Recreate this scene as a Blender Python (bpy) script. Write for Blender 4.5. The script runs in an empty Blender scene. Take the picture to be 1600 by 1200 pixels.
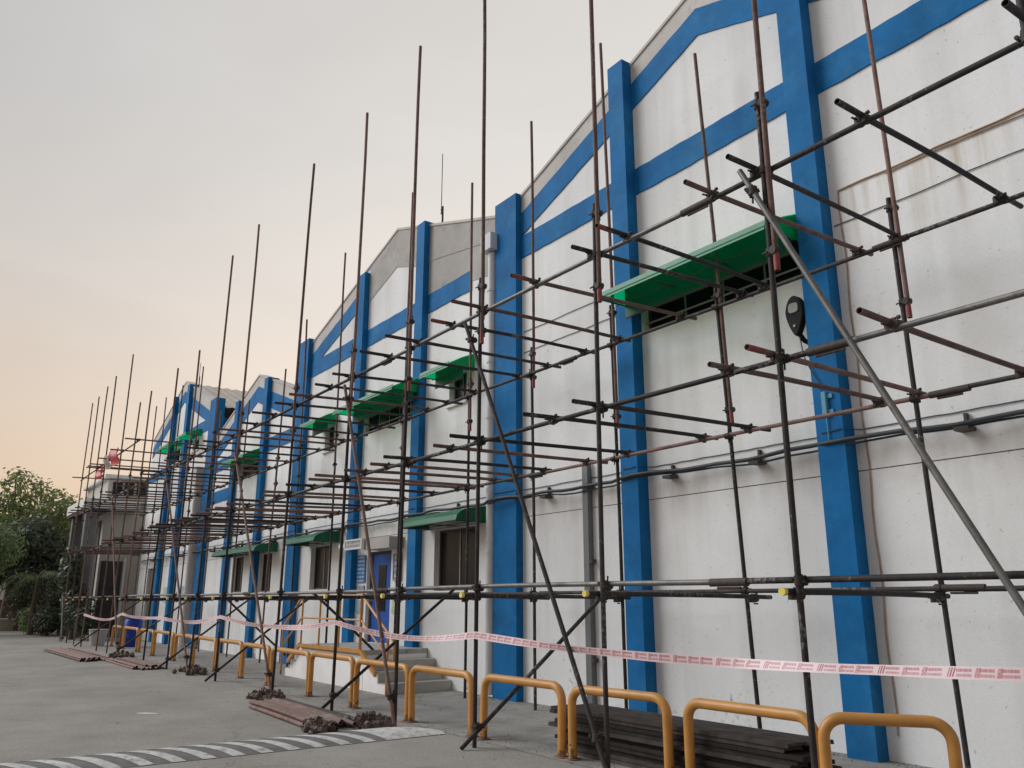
import bpy, bmesh, math, random
from mathutils import Vector, Matrix
random.seed(7)
S = bpy.context.scene
COL = S.collection
R = math.radians

# ------------------------------------------------------------------ camera, sky, sun, exposure
cam_d = bpy.data.cameras.new('camera'); cam = bpy.data.objects.new('camera', cam_d); COL.objects.link(cam)
S.camera = cam
PITCH, AZ = math.atan(340 / 1291.0), math.atan(949 / math.hypot(1291.0, 340))
fw = Vector((-math.cos(AZ), math.sin(AZ), 0)); rt = Vector((math.sin(AZ), math.cos(AZ), 0)); up0 = Vector((0, 0, 1))
fwd = fw * math.cos(PITCH) + up0 * math.sin(PITCH); upv = -fw * math.sin(PITCH) + up0 * math.cos(PITCH)
cam.matrix_world = Matrix(((rt.x, upv.x, -fwd.x, 0), (rt.y, upv.y, -fwd.y, 0), (rt.z, upv.z, -fwd.z, 1.55), (0, 0, 0, 1)))
cam_d.sensor_fit = 'HORIZONTAL'; cam_d.sensor_width = 36.0; cam_d.lens = 1291.0 / 1600 * 36
cam_d.clip_start = 0.05; cam_d.clip_end = 3000

LIGHT_EL, LIGHT_AZ = R(36), math.atan2(-0.66, -0.75)      # soft main light added front left to brighten the hall's wall
light_dir = Vector((math.cos(LIGHT_AZ) * math.cos(LIGHT_EL), math.sin(LIGHT_AZ) * math.cos(LIGHT_EL), math.sin(LIGHT_EL)))
W = bpy.data.worlds.new('World'); S.world = W; W.use_nodes = True
wn = W.node_tree.nodes; wl = W.node_tree.links
bg = wn['Background']
sky = wn.new('ShaderNodeTexSky'); sky.sky_type = 'NISHITA'; sky.sun_disc = False
sky.sun_elevation = LIGHT_EL; sky.sun_rotation = math.pi / 2 - LIGHT_AZ
sky.altitude = 50; sky.air_density = 1.0; sky.dust_density = 4.0; sky.ozone_density = 1.0
hs = wn.new('ShaderNodeHueSaturation'); hs.inputs['Saturation'].default_value = 0.35
wl.new(sky.outputs[0], hs.inputs['Color'])
# hazy evening air: warm at the horizon, greyer overhead, the same all round, with a wide afterglow behind the hall
tc = wn.new('ShaderNodeTexCoord'); sx = wn.new('ShaderNodeSeparateXYZ'); wl.new(tc.outputs['Generated'], sx.inputs[0])
ramp = wn.new('ShaderNodeValToRGB'); wl.new(sx.outputs['Z'], ramp.inputs[0])
e = ramp.color_ramp.elements
e[0].position = 0.0; e[0].color = (0.87, 0.58, 0.32, 1); e[1].position = 1.0; e[1].color = (0.34, 0.355, 0.385, 1)
for p_, c_ in ((0.09, (0.84, 0.585, 0.37, 1)), (0.20, (0.73, 0.57, 0.43, 1)), (0.34, (0.585, 0.53, 0.485, 1)), (0.52, (0.44, 0.445, 0.45, 1))):
    q_ = e.new(p_); q_.color = c_
dt = wn.new('ShaderNodeVectorMath'); dt.operation = 'DOT_PRODUCT'; dt.inputs[1].default_value = Vector((-0.55, 0.75, 0.42)).normalized()
wl.new(tc.outputs['Generated'], dt.inputs[0])
gl = wn.new('ShaderNodeMapRange'); gl.interpolation_type = 'SMOOTHSTEP'; gl.inputs['From Min'].default_value = 0.45; gl.inputs['From Max'].default_value = 1.0
gl.inputs['To Min'].default_value = 0.0; gl.inputs['To Max'].default_value = 1.0; wl.new(dt.outputs['Value'], gl.inputs['Value'])
glc = wn.new('ShaderNodeVectorMath'); glc.operation = 'SCALE'; glc.inputs[0].default_value = (0.52, 0.47, 0.41); wl.new(gl.outputs[0], glc.inputs['Scale'])
ad_ = wn.new('ShaderNodeVectorMath'); ad_.operation = 'ADD'; wl.new(ramp.outputs[0], ad_.inputs[0]); wl.new(glc.outputs[0], ad_.inputs[1])
sc_ = wn.new('ShaderNodeVectorMath'); sc_.operation = 'SCALE'; wl.new(ad_.outputs[0], sc_.inputs[0])
hz_n = wn.new('ShaderNodeTexNoise'); hz_n.inputs['Scale'].default_value = 2.2; hz_n.inputs['Detail'].default_value = 5; hz_n.inputs['Distortion'].default_value = 0.6
hz_m = wn.new('ShaderNodeVectorMath'); hz_m.operation = 'MULTIPLY'; hz_m.inputs[1].default_value = (1, 1, 3.0)
wl.new(tc.outputs['Generated'], hz_m.inputs[0]); wl.new(hz_m.outputs[0], hz_n.inputs['Vector'])
hz_r = wn.new('ShaderNodeMapRange'); hz_r.inputs['From Min'].default_value = 0.3; hz_r.inputs['From Max'].default_value = 0.7; hz_r.inputs['To Min'].default_value = 5.45; hz_r.inputs['To Max'].default_value = 6.0
wl.new(hz_n.outputs['Fac'], hz_r.inputs['Value']); wl.new(hz_r.outputs[0], sc_.inputs['Scale'])
mxs = wn.new('ShaderNodeMix'); mxs.data_type = 'RGBA'; mxs.inputs['Factor'].default_value = 0.88
wl.new(hs.outputs[0], mxs.inputs['A']); wl.new(sc_.outputs[0], mxs.inputs['B']); wl.new(mxs.outputs['Result'], bg.inputs['Color'])
bg.inputs['Strength'].default_value = 0.10
sl = bpy.data.lights.new('front_light', 'SUN'); sl.energy = 1.7; sl.angle = R(38); sl.color = (0.95, 0.98, 1.0)  # added light; the evening glow itself lies behind the hall
so = bpy.data.objects.new('front_light', sl); COL.objects.link(so); so.rotation_euler = light_dir.to_track_quat('Z', 'Y').to_euler()
so.location = (-10, -20, 30)
S.view_settings.view_transform = 'Standard'; S.view_settings.look = 'None'
S.view_settings.gamma = 1.0; S.view_settings.use_curve_mapping = False
S.view_settings.exposure = 0.55

# ------------------------------------------------------------------ materials
def mat(name, col, rough=0.7, metal=0.0, var=0.12, scale=3.0, bump=0.0, bscale=40.0, rnd=0.0, spec=0.3, col2=None, fac2=(0.55, 0.7), scale2=1.2, detail2=8):
    m = bpy.data.materials.new(name); m.use_nodes = True
    n = m.node_tree.nodes; l = m.node_tree.links; b = n['Principled BSDF']
    b.inputs['Roughness'].default_value = rough; b.inputs['Metallic'].default_value = metal
    b.inputs['Specular IOR Level'].default_value = spec
    tc = n.new('ShaderNodeNewGeometry')
    no = n.new('ShaderNodeTexNoise'); no.inputs['Scale'].default_value = scale; no.inputs['Detail'].default_value = 6
    no.inputs['Roughness'].default_value = 0.65
    l.new(tc.outputs['Position'], no.inputs['Vector'])
    mr = n.new('ShaderNodeMapRange'); mr.inputs['From Min'].default_value = 0.3; mr.inputs['From Max'].default_value = 0.7
    mr.inputs['To Min'].default_value = 1 - var; mr.inputs['To Max'].default_value = 1 + var
    l.new(no.outputs['Fac'], mr.inputs['Value'])
    base = n.new('ShaderNodeRGB'); base.outputs[0].default_value = (*col, 1)
    cur = base.outputs[0]
    if col2:
        n2 = n.new('ShaderNodeTexNoise'); n2.inputs['Scale'].default_value = scale2; n2.inputs['Detail'].default_value = detail2
        n2.inputs['Roughness'].default_value = 0.7
        l.new(tc.outputs['Position'], n2.inputs['Vector'])
        r2 = n.new('ShaderNodeMapRange'); r2.inputs['From Min'].default_value = fac2[0]; r2.inputs['From Max'].default_value = fac2[1]
        l.new(n2.outputs['Fac'], r2.inputs['Value'])
        mx = n.new('ShaderNodeMix'); mx.data_type = 'RGBA'; mx.inputs['B'].default_value = (*col2, 1)
        l.new(r2.outputs[0], mx.inputs['Factor']); l.new(cur, mx.inputs['A']); cur = mx.outputs['Result']
    if rnd:
        oi = n.new('ShaderNodeObjectInfo'); r3 = n.new('ShaderNodeMapRange')
        r3.inputs['To Min'].default_value = 1 - rnd; r3.inputs['To Max'].default_value = 1 + rnd
        l.new(oi.outputs['Random'], r3.inputs['Value'])
        mm = n.new('ShaderNodeMath'); mm.operation = 'MULTIPLY'; l.new(r3.outputs[0], mm.inputs[0]); l.new(mr.outputs[0], mm.inputs[1])
        f = mm.outputs[0]
    else:
        f = mr.outputs[0]
    vm = n.new('ShaderNodeVectorMath'); vm.operation = 'SCALE'
    l.new(cur, vm.inputs[0]); l.new(f, vm.inputs['Scale']); l.new(vm.outputs[0], b.inputs['Base Color'])
    if bump:
        nb = n.new('ShaderNodeTexNoise'); nb.inputs['Scale'].default_value = bscale; nb.inputs['Detail'].default_value = 5
        l.new(tc.outputs['Position'], nb.inputs['Vector'])
        bp = n.new('ShaderNodeBump'); bp.inputs['Strength'].default_value = bump; bp.inputs['Distance'].default_value = 0.01
        l.new(nb.outputs['Fac'], bp.inputs['Height']); l.new(bp.outputs[0], b.inputs['Normal'])
    return m

def wall_mat(name, col):
    """painted plaster: mottled tone, faint vertical rain streaks, small dark mould spots low down"""
    m = mat(name, col, rough=0.88, var=0.07, scale=1.1, bump=0.22, bscale=70, spec=0.15)
    n = m.node_tree.nodes; l = m.node_tree.links; b = n['Principled BSDF']
    src = b.inputs['Base Color'].links[0].from_socket
    g = n.new('ShaderNodeNewGeometry'); mp = n.new('ShaderNodeVectorMath'); mp.operation = 'MULTIPLY'
    mp.inputs[1].default_value = (3.2, 3.2, 0.22); l.new(g.outputs['Position'], mp.inputs[0])
    st = n.new('ShaderNodeTexNoise'); st.inputs['Scale'].default_value = 1.0; st.inputs['Detail'].default_value = 7; l.new(mp.outputs[0], st.inputs['Vector'])
    sr = n.new('ShaderNodeMapRange'); sr.inputs['From Min'].default_value = 0.5; sr.inputs['From Max'].default_value = 0.78
    sr.inputs['To Min'].default_value = 0; sr.inputs['To Max'].default_value = 0.26; l.new(st.outputs['Fac'], sr.inputs['Value'])
    m1 = n.new('ShaderNodeMix'); m1.data_type = 'RGBA'; m1.inputs['B'].default_value = (0.36, 0.335, 0.30, 1)
    l.new(sr.outputs[0], m1.inputs['Factor']); l.new(src, m1.inputs['A'])
    # mould spots
    ns = n.new('ShaderNodeTexNoise'); ns.inputs['Scale'].default_value = 14; ns.inputs['Detail'].default_value = 9; ns.inputs['Roughness'].default_value = 0.75
    l.new(g.outputs['Position'], ns.inputs['Vector'])
    nl = n.new('ShaderNodeTexNoise'); nl.inputs['Scale'].default_value = 0.9; nl.inputs['Detail'].default_value = 2; l.new(g.outputs['Position'], nl.inputs['Vector'])
    ad = n.new('ShaderNodeMath'); ad.operation = 'ADD'; l.new(ns.outputs['Fac'], ad.inputs[0]); l.new(nl.outputs['Fac'], ad.inputs[1])
    sx = n.new('ShaderNodeSeparateXYZ'); l.new(g.outputs['Position'], sx.inputs[0])
    zz = n.new('ShaderNodeMapRange'); zz.inputs['From Min'].default_value = 0.0; zz.inputs['From Max'].default_value = 1.1
    zz.inputs['To Min'].default_value = 0.24; zz.inputs['To Max'].default_value = 0.0; l.new(sx.outputs['Z'], zz.inputs['Value'])
    a2 = n.new('ShaderNodeMath'); a2.operation = 'ADD'; l.new(ad.outputs[0], a2.inputs[0]); l.new(zz.outputs[0], a2.inputs[1])
    ms = n.new('ShaderNodeMapRange'); ms.inputs['From Min'].default_value = 1.34; ms.inputs['From Max'].default_value = 1.47
    ms.inputs['To Max'].default_value = 0.75; l.new(a2.outputs[0], ms.inputs['Value'])
    m2 = n.new('ShaderNodeMix'); m2.data_type = 'RGBA'; m2.inputs['B'].default_value = (0.10, 0.10, 0.09, 1)
    l.new(ms.outputs[0], m2.inputs['Factor']); l.new(m1.outputs['Result'], m2.inputs['A'])
    pt = n.new('ShaderNodeTexNoise'); pt.inputs['Scale'].default_value = 17; pt.inputs['Detail'].default_value = 3; l.new(g.outputs['Position'], pt.inputs['Vector'])
    pr = n.new('ShaderNodeMapRange'); pr.inputs['From Min'].default_value = 0.66; pr.inputs['From Max'].default_value = 0.74; pr.inputs['To Max'].default_value = 0.45; l.new(pt.outputs['Fac'], pr.inputs['Value'])
    mp3 = n.new('ShaderNodeMix'); mp3.data_type = 'RGBA'; mp3.inputs['B'].default_value = (0.30, 0.30, 0.29, 1); l.new(pr.outputs[0], mp3.inputs['Factor']); l.new(m2.outputs['Result'], mp3.inputs['A'])
    # dust trails and soft pipe shadow, both painted in below the wall pipe
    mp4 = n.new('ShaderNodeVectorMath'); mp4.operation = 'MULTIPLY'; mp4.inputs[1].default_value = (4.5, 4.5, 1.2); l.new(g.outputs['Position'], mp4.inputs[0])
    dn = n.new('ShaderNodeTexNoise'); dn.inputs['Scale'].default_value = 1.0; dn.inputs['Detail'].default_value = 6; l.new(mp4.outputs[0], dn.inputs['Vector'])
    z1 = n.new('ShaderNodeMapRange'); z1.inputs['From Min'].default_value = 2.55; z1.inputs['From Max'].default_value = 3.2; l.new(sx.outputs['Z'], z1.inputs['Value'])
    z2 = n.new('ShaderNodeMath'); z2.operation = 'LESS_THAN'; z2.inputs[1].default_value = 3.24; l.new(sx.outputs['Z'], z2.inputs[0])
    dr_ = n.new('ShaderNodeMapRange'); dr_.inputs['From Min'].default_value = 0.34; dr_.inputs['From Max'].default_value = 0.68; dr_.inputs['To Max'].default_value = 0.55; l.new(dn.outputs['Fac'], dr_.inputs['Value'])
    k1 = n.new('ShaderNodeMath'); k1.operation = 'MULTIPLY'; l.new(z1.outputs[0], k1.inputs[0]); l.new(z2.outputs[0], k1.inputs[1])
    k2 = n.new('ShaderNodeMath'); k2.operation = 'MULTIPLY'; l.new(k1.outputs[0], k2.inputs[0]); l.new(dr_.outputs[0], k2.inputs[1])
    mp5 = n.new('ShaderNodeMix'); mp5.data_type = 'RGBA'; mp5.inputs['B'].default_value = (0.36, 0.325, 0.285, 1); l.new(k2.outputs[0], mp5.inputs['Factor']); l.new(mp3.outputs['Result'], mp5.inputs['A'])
    # broad repainted / dusty patches
    bp_ = n.new('ShaderNodeTexNoise'); bp_.inputs['Scale'].default_value = 0.55; bp_.inputs['Detail'].default_value = 9; bp_.inputs['Roughness'].default_value = 0.6; l.new(g.outputs['Position'], bp_.inputs['Vector'])
    br = n.new('ShaderNodeMapRange'); br.inputs['From Min'].default_value = 0.46; br.inputs['From Max'].default_value = 0.62; br.inputs['To Min'].default_value = 1.0; br.inputs['To Max'].default_value = 0.86; l.new(bp_.outputs['Fac'], br.inputs['Value'])
    m2 = n.new('ShaderNodeVectorMath'); m2.operation = 'SCALE'; l.new(mp5.outputs['Result'], m2.inputs[0]); l.new(br.outputs[0], m2.inputs['Scale'])
    rs_ = n.new('ShaderNodeMapRange'); rs_.inputs['From Min'].default_value = 5.1; rs_.inputs['From Max'].default_value = 6.22; l.new(sx.outputs['Z'], rs_.inputs['Value'])
    lt = n.new('ShaderNodeMath'); lt.operation = 'LESS_THAN'; lt.inputs[1].default_value = 6.235; l.new(sx.outputs['Z'], lt.inputs[0])
    gx = n.new('ShaderNodeMath'); gx.operation = 'GREATER_THAN'; gx.inputs[1].default_value = -4.95; l.new(sx.outputs['X'], gx.inputs[0])
    mp2 = n.new('ShaderNodeVectorMath'); mp2.operation = 'MULTIPLY'; mp2.inputs[1].default_value = (7, 7, 0.5); l.new(g.outputs['Position'], mp2.inputs[0])
    rn = n.new('ShaderNodeTexNoise'); rn.inputs['Detail'].default_value = 5; rn.inputs['Scale'].default_value = 1.0; l.new(mp2.outputs[0], rn.inputs['Vector'])
    rr_ = n.new('ShaderNodeMapRange'); rr_.inputs['From Min'].default_value = 0.46; rr_.inputs['From Max'].default_value = 0.74; rr_.inputs['To Max'].default_value = 0.75; l.new(rn.outputs['Fac'], rr_.inputs['Value'])
    cur = rr_.outputs[0]
    for q in (rs_, lt, gx):
        mu = n.new('ShaderNodeMath'); mu.operation = 'MULTIPLY'; l.new(cur, mu.inputs[0]); l.new(q.outputs[0], mu.inputs[1]); cur = mu.outputs[0]
    m3 = n.new('ShaderNodeMix'); m3.data_type = 'RGBA'; m3.inputs['B'].default_value = (0.42, 0.32, 0.20, 1)
    l.new(cur, m3.inputs['Factor']); l.new(m2.outputs['Vector'], m3.inputs['A'])
    l.new(m3.outputs['Result'], b.inputs['Base Color'])
    return m

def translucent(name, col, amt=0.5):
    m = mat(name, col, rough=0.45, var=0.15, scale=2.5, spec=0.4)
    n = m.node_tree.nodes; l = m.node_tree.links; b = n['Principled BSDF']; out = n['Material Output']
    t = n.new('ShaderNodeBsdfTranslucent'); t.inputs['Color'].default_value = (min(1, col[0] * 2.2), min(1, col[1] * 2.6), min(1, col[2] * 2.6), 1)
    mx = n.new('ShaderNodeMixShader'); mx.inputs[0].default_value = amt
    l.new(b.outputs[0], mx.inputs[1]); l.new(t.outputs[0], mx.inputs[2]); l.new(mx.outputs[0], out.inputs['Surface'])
    return m

M = {}
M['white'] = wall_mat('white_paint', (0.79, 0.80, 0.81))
M['fresh_white'] = mat('fresh_white_paint', (0.84, 0.85, 0.86), 0.8, var=0.05, scale=3, bump=0.15)
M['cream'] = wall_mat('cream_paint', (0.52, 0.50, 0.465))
M['cement'] = mat('grey_cement', (0.40, 0.385, 0.37), 0.9, var=0.14, scale=1.2, bump=0.3, col2=(0.28, 0.27, 0.26), scale2=2.0)
M['coping'] = mat('pale_coping', (0.52, 0.50, 0.48), 0.9, var=0.15, scale=1.5, bump=0.2, col2=(0.38, 0.36, 0.34), scale2=3.0)
M['blue'] = mat('blue_paint', (0.010, 0.135, 0.355), 0.7, var=0.2, scale=2.0, bump=0.2, spec=0.12, col2=(0.035, 0.185, 0.37), fac2=(0.5, 0.8))
M['door_blue'] = mat('door_blue', (0.012, 0.09, 0.40), 0.4, var=0.06)
M['groove'] = mat('joint_filler', (0.12, 0.115, 0.11), 0.9)
M['frame'] = mat('brown_frame', (0.07, 0.058, 0.05), 0.6)
M['mullion'] = mat('aluminium_bar', (0.34, 0.33, 0.31), 0.45, metal=0.3)
M['glass'] = mat('dark_glass', (0.010, 0.010, 0.011), 0.25, var=0.3, spec=0.22)
M['green'] = translucent('green_sheet', (0.008, 0.31, 0.195), 0.75)
M['green_lip'] = translucent('green_sheet_edge', (0.10, 0.27, 0.17), 0.3)
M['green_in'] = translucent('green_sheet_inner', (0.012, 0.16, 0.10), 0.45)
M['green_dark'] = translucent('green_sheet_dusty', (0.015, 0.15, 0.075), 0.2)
M['dark_steel'] = mat('dark_steel', (0.036, 0.033, 0.034), 0.68, metal=0.0, spec=0.25, var=0.3, scale=9, rnd=0.35, col2=(0.11, 0.062, 0.045), fac2=(0.55, 0.72), scale2=6)
M['rust_tube'] = mat('rusty_tube', (0.175, 0.105, 0.088), 0.7, var=0.25, scale=8, rnd=0.3, col2=(0.075, 0.05, 0.045), fac2=(0.5, 0.7), scale2=5)
M['grey_tube'] = mat('galvanised_tube', (0.16, 0.155, 0.15), 0.5, metal=0.4, var=0.25, scale=10, rnd=0.2, col2=(0.08, 0.07, 0.065), fac2=(0.55, 0.75), scale2=7)
M['red_tip'] = mat('red_oxide_paint', (0.23, 0.062, 0.055), 0.6, var=0.25, scale=15)
M['coupler'] = mat('coupler_steel', (0.046, 0.037, 0.034), 0.65, metal=0.0, spec=0.25, var=0.3, scale=30, rnd=0.4)
M['heap'] = mat('loose_coupler_steel', (0.105, 0.078, 0.066), 0.7, var=0.5, scale=18)
M['yellow_cap'] = mat('yellow_plastic', (0.75, 0.62, 0.16), 0.5)
M['yellow'] = mat('yellow_ochre_paint', (0.52, 0.25, 0.062), 0.42, var=0.14, scale=5, spec=0.5, col2=(0.30, 0.13, 0.04), fac2=(0.66, 0.8), scale2=9)
def foot_rust(m):
    n = m.node_tree.nodes; l = m.node_tree.links; b = n['Principled BSDF']; src = b.inputs['Base Color'].links[0].from_socket
    g = n.new('ShaderNodeNewGeometry'); sx = n.new('ShaderNodeSeparateXYZ'); l.new(g.outputs['Position'], sx.inputs[0])
    z = n.new('ShaderNodeMapRange'); z.inputs['From Min'].default_value = 0.0; z.inputs['From Max'].default_value = 0.22; z.inputs['To Min'].default_value = 0.32; z.inputs['To Max'].default_value = 0.0; l.new(sx.outputs['Z'], z.inputs['Value'])
    no = n.new('ShaderNodeTexNoise'); no.inputs['Scale'].default_value = 22; no.inputs['Detail'].default_value = 6; l.new(g.outputs['Position'], no.inputs['Vector'])
    ad = n.new('ShaderNodeMath'); ad.operation = 'ADD'; l.new(z.outputs[0], ad.inputs[0]); l.new(no.outputs['Fac'], ad.inputs[1])
    r = n.new('ShaderNodeMapRange'); r.inputs['From Min'].default_value = 0.70; r.inputs['From Max'].default_value = 0.76; r.inputs['To Max'].default_value = 0.85; l.new(ad.outputs[0], r.inputs['Value'])
    mx = n.new('ShaderNodeMix'); mx.data_type = 'RGBA'; mx.inputs['B'].default_value = (0.11, 0.06, 0.035, 1); l.new(r.outputs[0], mx.inputs['Factor']); l.new(src, mx.inputs['A'])
    l.new(mx.outputs['Result'], b.inputs['Base Color'])
foot_rust(M['yellow'])
M['grit'] = mat('grit', (0.16, 0.145, 0.125), 0.9, var=0.3, scale=20)
M['asphalt'] = mat('asphalt', (0.282, 0.262, 0.236), 0.92, var=0.16, scale=0.35, bump=0.7, bscale=90, col2=(0.222, 0.205, 0.186), fac2=(0.42, 0.68), scale2=0.6, detail2=12)
def speckle(m, amt, sc, crack=None):
    n = m.node_tree.nodes; l = m.node_tree.links; b = n['Principled BSDF']; src = b.inputs['Base Color'].links[0].from_socket
    g = n.new('ShaderNodeNewGeometry'); no = n.new('ShaderNodeTexNoise'); no.inputs['Scale'].default_value = sc; no.inputs['Detail'].default_value = 4
    no.inputs['Roughness'].default_value = 0.8; l.new(g.outputs['Position'], no.inputs['Vector'])
    r = n.new('ShaderNodeMapRange'); r.inputs['From Min'].default_value = 0.3; r.inputs['From Max'].default_value = 0.7; r.inputs['To Min'].default_value = 1 - amt; r.inputs['To Max'].default_value = 1 + amt
    l.new(no.outputs['Fac'], r.inputs['Value']); v = n.new('ShaderNodeVectorMath'); v.operation = 'SCALE'; l.new(src, v.inputs[0]); l.new(r.outputs[0], v.inputs['Scale']); out = v.outputs[0]
    if crack:
        d = n.new('ShaderNodeTexNoise'); d.inputs['Scale'].default_value = 1.5; d.inputs['Detail'].default_value = 6; l.new(g.outputs['Position'], d.inputs['Vector'])
        ad = n.new('ShaderNodeVectorMath'); ad.operation = 'MULTIPLY_ADD'; ad.inputs[1].default_value = (0.9, 0.9, 0); l.new(d.outputs['Color'], ad.inputs[0]); l.new(g.outputs['Position'], ad.inputs[2])
        vo = n.new('ShaderNodeTexVoronoi'); vo.feature = 'DISTANCE_TO_EDGE'; vo.inputs['Scale'].default_value = crack; l.new(ad.outputs[0], vo.inputs['Vector'])
        k = n.new('ShaderNodeMapRange'); k.inputs['From Min'].default_value = 0.0; k.inputs['From Max'].default_value = 0.004; k.inputs['To Min'].default_value = 0.78; k.inputs['To Max'].default_value = 1.0
        l.new(vo.outputs['Distance'], k.inputs['Value']); v2 = n.new('ShaderNodeVectorMath'); v2.operation = 'SCALE'; l.new(out, v2.inputs[0]); l.new(k.outputs[0], v2.inputs['Scale']); out = v2.outputs[0]
    l.new(out, b.inputs['Base Color'])
speckle(M['asphalt'], 0.22, 28, 0.16)
M['apron'] = mat('concrete_apron', (0.27, 0.255, 0.238), 0.92, var=0.2, scale=0.9, bump=0.5, bscale=60, col2=(0.20, 0.187, 0.172), fac2=(0.48, 0.66), scale2=1.7, detail2=12)
speckle(M['apron'], 0.2, 22, 0.45)
speckle(M['white'], 0.045, 45)
speckle(M['blue'], 0.10, 60)
M['hump'] = mat('hump_asphalt', (0.16, 0.153, 0.145), 0.9, var=0.2, scale=5, bump=0.5, bscale=90)
M['road_white'] = mat('road_paint', (0.52, 0.51, 0.49), 0.9, var=0.16, scale=5, col2=(0.24, 0.225, 0.21), fac2=(0.50, 0.68), scale2=11, detail2=10)
M['plank'] = mat('dark_plank', (0.048, 0.040, 0.037), 0.8, var=0.45, scale=7, rnd=0.6, bump=0.4, bscale=50)
M['pvc'] = mat('grey_pvc', (0.60, 0.61, 0.63), 0.5, var=0.06)
M['steel_grey'] = mat('grey_steel', (0.17, 0.175, 0.185), 0.5, metal=0.3, var=0.15)
M['cable'] = mat('black_cable', (0.045, 0.05, 0.058), 0.5, var=0.2)
M['rust_wire'] = mat('rust_conduit', (0.33, 0.23, 0.15), 0.8, var=0.35, scale=6)
M['lamp'] = mat('lamp_housing', (0.016, 0.016, 0.017), 0.6, spec=0.15)
M['lens'] = mat('lamp_lens', (0.34, 0.34, 0.34), 0.3)
M['teal'] = mat('teal_box', (0.10, 0.30, 0.42), 0.5)
M['whiteboard'] = mat('white_plastic', (0.72, 0.73, 0.74), 0.4, var=0.04)
M['greyboard'] = mat('grey_panel', (0.33, 0.34, 0.35), 0.5)
M['step'] = mat('step_concrete', (0.42, 0.41, 0.39), 0.9, var=0.12, scale=3, bump=0.3, col2=(0.2, 0.195, 0.18), fac2=(0.55, 0.72), scale2=4)
M['roof'] = mat('corrugated_roof', (0.46, 0.41, 0.36), 0.7, var=0.12, scale=1.0)
M['bark'] = mat('bark', (0.09, 0.07, 0.055), 0.9, var=0.3, scale=12, bump=0.5)
M['leaf_a'] = translucent('leaf_olive', (0.115, 0.122, 0.046), 0.5)
M['leaf_b'] = translucent('leaf_green', (0.095, 0.118, 0.05), 0.45)
M['leaf_c'] = translucent('leaf_dark', (0.042, 0.050, 0.028), 0.3)
M['leaf_p'] = translucent('leaf_palm', (0.13, 0.16, 0.07), 0.4)
M['bin_blue'] = mat('blue_drum_plastic', (0.015, 0.05, 0.36), 0.4)
M['bucket'] = mat('grey_bucket', (0.40, 0.40, 0.41), 0.5)
M['flag'] = translucent('red_cloth', (0.45, 0.05, 0.06), 0.3)
M['flag_grey'] = mat('grey_cloth', (0.36, 0.31, 0.29), 0.8)
M['brick_red'] = mat('red_brown_wall', (0.10, 0.05, 0.04), 0.8)
M['shutter'] = mat('dark_shutter', (0.055, 0.05, 0.052), 0.6)
M['tan'] = mat('tan_shutter', (0.17, 0.155, 0.13), 0.7)
M['paper'] = mat('faded_paper', (0.45, 0.52, 0.36), 0.8, var=0.3, scale=14)
M['paper_blue'] = mat('faded_blue_paper', (0.30, 0.44, 0.52), 0.8, var=0.15, scale=10)

def sign_mat(name, base, ink, rows, duty=0.5, seed=0.0):
    """flat print: rows of small illegible strokes on a board, laid out by the board's own UV"""
    m = bpy.data.materials.new(name); m.use_nodes = True
    n = m.node_tree.nodes; l = m.node_tree.links; b = n['Principled BSDF']; b.inputs['Roughness'].default_value = 0.45
    uv = n.new('ShaderNodeUVMap'); sp = n.new('ShaderNodeSeparateXYZ'); l.new(uv.outputs[0], sp.inputs[0])
    def math_(op, a, bb):
        q = n.new('ShaderNodeMath'); q.operation = op
        for i, v in enumerate((a, bb)):
            if isinstance(v, (int, float)): q.inputs[i].default_value = v
            else: l.new(v, q.inputs[i])
        return q.outputs[0]
    rv = math_('MULTIPLY', sp.outputs['Y'], rows); fr = math_('FRACT', rv, 0); row = math_('FLOOR', rv, 0)
    inrow = math_('MULTIPLY', math_('GREATER_THAN', fr, 0.30), math_('LESS_THAN', fr, 0.30 + duty))
    cx = n.new('ShaderNodeCombineXYZ'); l.new(math_('MULTIPLY', sp.outputs['X'], 26), cx.inputs[0]); l.new(math_('ADD', math_('MULTIPLY', row, 7.3), seed), cx.inputs[1])
    no = n.new('ShaderNodeTexNoise'); no.inputs['Scale'].default_value = 1.0; no.inputs['Detail'].default_value = 3; l.new(cx.outputs[0], no.inputs['Vector'])
    ink_f = math_('MULTIPLY', inrow, math_('GREATER_THAN', no.outputs['Fac'], 0.47))
    edge = math_('MULTIPLY', math_('GREATER_THAN', sp.outputs['X'], 0.1), math_('LESS_THAN', sp.outputs['X'], 0.9))
    fac = math_('MULTIPLY', math_('MULTIPLY', ink_f, edge), 0.8)
    mx = n.new('ShaderNodeMix'); mx.data_type = 'RGBA'; mx.inputs['A'].default_value = (*base, 1); mx.inputs['B'].default_value = (*ink, 1)
    l.new(fac, mx.inputs['Factor']); l.new(mx.outputs['Result'], b.inputs['Base Color'])
    return m
M['sign_blue'] = sign_mat('blue_notice', (0.035, 0.15, 0.36), (0.6, 0.66, 0.72), 7, 0.35)
M['sign_light'] = sign_mat('name_board', (0.42, 0.44, 0.45), (0.12, 0.13, 0.14), 2, 0.5, 3.1)
M['sign_poster'] = sign_mat('poster_print', (0.16, 0.19, 0.30), (0.62, 0.62, 0.68), 4, 0.6, 9.0)

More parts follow.
